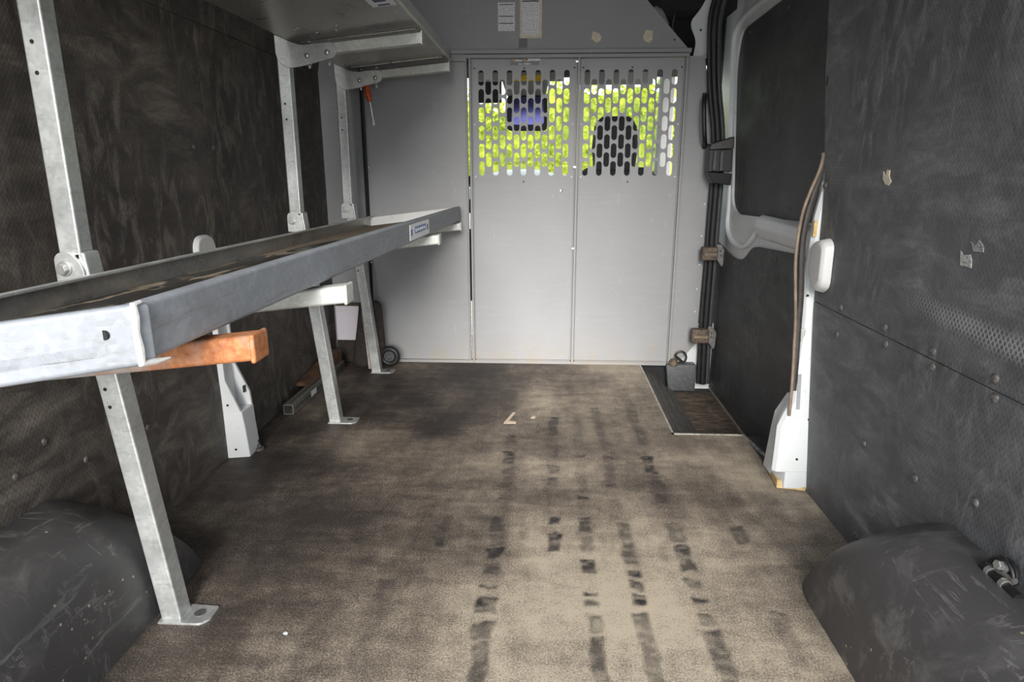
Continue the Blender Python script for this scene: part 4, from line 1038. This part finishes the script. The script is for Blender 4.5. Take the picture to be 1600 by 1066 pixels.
# sides of the cab
for s, x0, x1, lab, wn in ((-1, -1.05, -1.0, 'dark left cab side below the door window', 7), (1, .80, .85, 'dark right cab side below the door window', 8)):
    tag(MB().box(x0, x1, 3.30, 5.0, -.6, .78).box(x0, x1, 3.27, 3.45, .78, 1.6).build('trim_%d' % wn, M['kick']), lab, 'cab side', kind='structure')
ap = MB().loft([[(.70,4.30,1.52),(.78,4.30,1.52),(.78,4.42,1.52),(.70,4.42,1.52)], [(.80,4.95,.78),(.90,4.95,.78),(.90,5.10,.78),(.80,5.10,.78)]]).build('trim_9', plain('pale_pillar_trim', (.55,.55,.54), .7, 0, .05), None, .01)
tag(ap, 'pale slanting windscreen pillar seen through the right door slots', 'windscreen pillar', kind='structure')
lp = MB().loft([[(-.94,4.30,1.52),(-1.02,4.30,1.52),(-1.02,4.42,1.52),(-.94,4.42,1.52)], [(-1.04,4.95,.78),(-1.14,4.95,.78),(-1.14,5.10,.78),(-1.04,5.10,.78)]]).build('trim_10', M['visor'], None, .01)
tag(lp, 'pale slanting windscreen pillar at the left of the cab', 'windscreen pillar', kind='structure')
db = MB().prism([(4.35,.40),(4.40,.70),(4.75,.76),(5.1,.74),(5.1,.0),(4.5,.0)], 'x', -1.0, .80).build('dashboard', M['black'], None, .02)
tag(db, 'black dashboard under the windscreen in the cab', 'dashboard')
gl = MB().loft([[(-1.02,4.36,1.545),(.78,4.36,1.545),(.78,4.365,1.55),(-1.02,4.365,1.55)], [(-1.12,5.08,.76),(.88,5.08,.76),(.88,5.085,.765),(-1.12,5.085,.765)]]).build('window_1', M['glass'])
tag(gl, 'clear raked windscreen seen through the bulkhead slots', 'windscreen', kind='structure')
# bonnet
bon = []
for y, z in ((5.10,.74),(5.25,.835),(5.5,.855),(5.75,.82),(6.0,.70),(6.05,.2)):
    bon.append([(x, y, z+.035*math.exp(-((x+.20)/.24)**4)-.10*((x+.12)/.9)**2) for x in np.linspace(-1.0,.76,25)] )
bo = MB().loft(bon, caps=False, closed=False).build('bonnet', M['white'], None, 0, True)
bo.modifiers.new('thickness', 'SOLIDIFY').thickness = .01
tag(bo, 'white bonnet beyond the windscreen, low in the left door slots', 'bonnet')
# driver seat
se = thing('driver_seat', (.36, 3.5, -.1), 'dark grey driver seat with headrest seen through the right door', 'seat')
MB().loft([[(.16,3.42,.25),(.56,3.42,.25),(.58,3.52,.25),(.14,3.52,.25)], [(.15,3.44,.60),(.58,3.44,.60),(.59,3.56,.60),(.14,3.56,.60)], [(.17,3.48,.86),(.57,3.48,.86),(.58,3.58,.86),(.16,3.58,.86)], [(.22,3.50,.905),(.52,3.50,.905),(.53,3.58,.905),(.21,3.58,.905)]]).build('backrest', M['seat'], se, .02, sub=1)
MB().loft([[(.248,3.47,.885),(.452,3.47,.885),(.452,3.56,.885),(.248,3.56,.885)], [(.236,3.46,1.00),(.464,3.46,1.00),(.464,3.57,1.00),(.236,3.57,1.00)], [(.245,3.47,1.10),(.455,3.47,1.10),(.455,3.56,1.10),(.245,3.56,1.10)], [(.275,3.485,1.150),(.425,3.485,1.150),(.425,3.55,1.150),(.275,3.55,1.150)]]).build('headrest', M['seat'], se, .02, seg=3)
MB().box(.12, .60, 3.42, 3.95, .12, .30).build('cushion', M['seat'], se, .03, seg=3)
MB().box(.15, .57, 3.45, 3.9, -.2, .12).build('seat_base', M['black'], se, .01)
# visors, mirror
v1 = MB().box(.13, .60, 4.00, 4.025, 1.355, 1.427).build('sun_visor', M['visor'], None, .008)
tag(v1, 'grey sun visor in front of the driver seat', 'sun visor')
v2 = thing('sun_visor', (-.2, 4.0, 1.4), 'grey sun visor with yellow warning label above the cab mirror', 'sun visor')
MB().box(-.44, .10, 4.00, 4.02, 1.375, 1.427).build('flap', M['visor'], v2, .008)
MB().box(-.195, -.032, 3.996, 4.0005, 1.376, 1.408).build('warning_label', M['yellow'], v2)
sh_ = MB().loft([[(-.275,4.20,1.43),(.02,4.20,1.43),(.02,4.30,1.43),(-.275,4.30,1.43)], [(-.235,4.20,1.315),(-.005,4.20,1.315),(-.005,4.28,1.315),(-.235,4.28,1.315)]]).build('camera_housing', M['visor'], None, .012)
tag(sh_, 'grey tapered housing behind the cab mirror', 'housing')
mi = thing('cab_mirror', (-.11, 4.15, 1.2), 'wide cab mirror with bluish reflection tinted into its glass seen through the left door slots', 'mirror')
mo = rounded([(-.235,1.115),(.008,1.115),(.008,1.315),(-.235,1.315)], .03)
MB().prism(mo, 'y', 4.150, 4.185).build('shell', M['black'], mi, .006)
mo2 = rounded([(-.205,1.150),(-.012,1.150),(-.012,1.305),(-.205,1.305)], .02)
MB().prism(mo2, 'y', 4.146, 4.151).build('mirror_glass', M['mirror'], mi)
MB().cyl((-.11,4.18,1.24), (-.11,4.199,1.30), .02, 10).build('stalk', M['black'], mi)
tag(MB().box(-.46, -.272, 4.02, 4.12, 1.285, 1.427).build('cab_radio', M['black'], None, .01), 'small black unit high in the cab left of the mirror', 'radio').location = (0, .18, 0)
bpy.data.objects['cab_radio']['label'] = 'small black unit hanging high in the cab beside the mirror'

# ================================================================== OUTSIDE
gr = MB().box(-40, 40, -40, 40, -.75, -.70).build('ground', M['tarmac'])
tag(gr, 'pale concrete yard outside the van', 'ground', kind='structure')
lv = []; fs = []
r = np.random.RandomState(11)
NL = 12000
for i in range(NL):
    x = r.uniform(-4.5, 6.5); z = -.7+2.75*r.rand()**.85; zt = 1.90+.12*math.sin(x*2.1)+.09*math.sin(x*5.3+1)
    if z > zt: z = zt-r.rand()*.3
    y = 8.8+r.rand()*.5+.15*math.sin(x*3+z*4)
    a = r.uniform(.05, .11); t = Vector(r.normal(size=3)); n = Vector((r.normal()*.7, -1, .5+r.normal()*.6)).normalized()
    u = n.cross(t).normalized(); v = n.cross(u); c = Vector((x, y, z)); k = len(lv)
    lv += [c-u*a*.5, c+v*a*.28, c+u*a*.5, c-v*a*.28]; fs.append((k, k+1, k+2, k+3))
hm = MB(); hm.v = lv; hm.f = fs
core = []
hg = hm.build('hedge_leaves', M['leaf'])
# dense inner body so that no gaps show
xs = np.linspace(-4.6, 6.6, 60)
core = [[(x, 9.15, -.72), (x, 9.10+.1*math.sin(x*4), .6), (x, 9.2, 1.78+.12*math.sin(x*2.1)+.09*math.sin(x*5.3+1)), (x, 9.6, 1.5), (x, 9.6, -.72)] for x in xs]
cb_ = MB().loft([[Vector(q) for q in c] for c in core]).build('hedge_body', M['leaf'], hg, 0, True)
tag(hg, 'bright sunlit yellow-green hedge outside beyond the windscreen', 'hedge', kind='stuff')
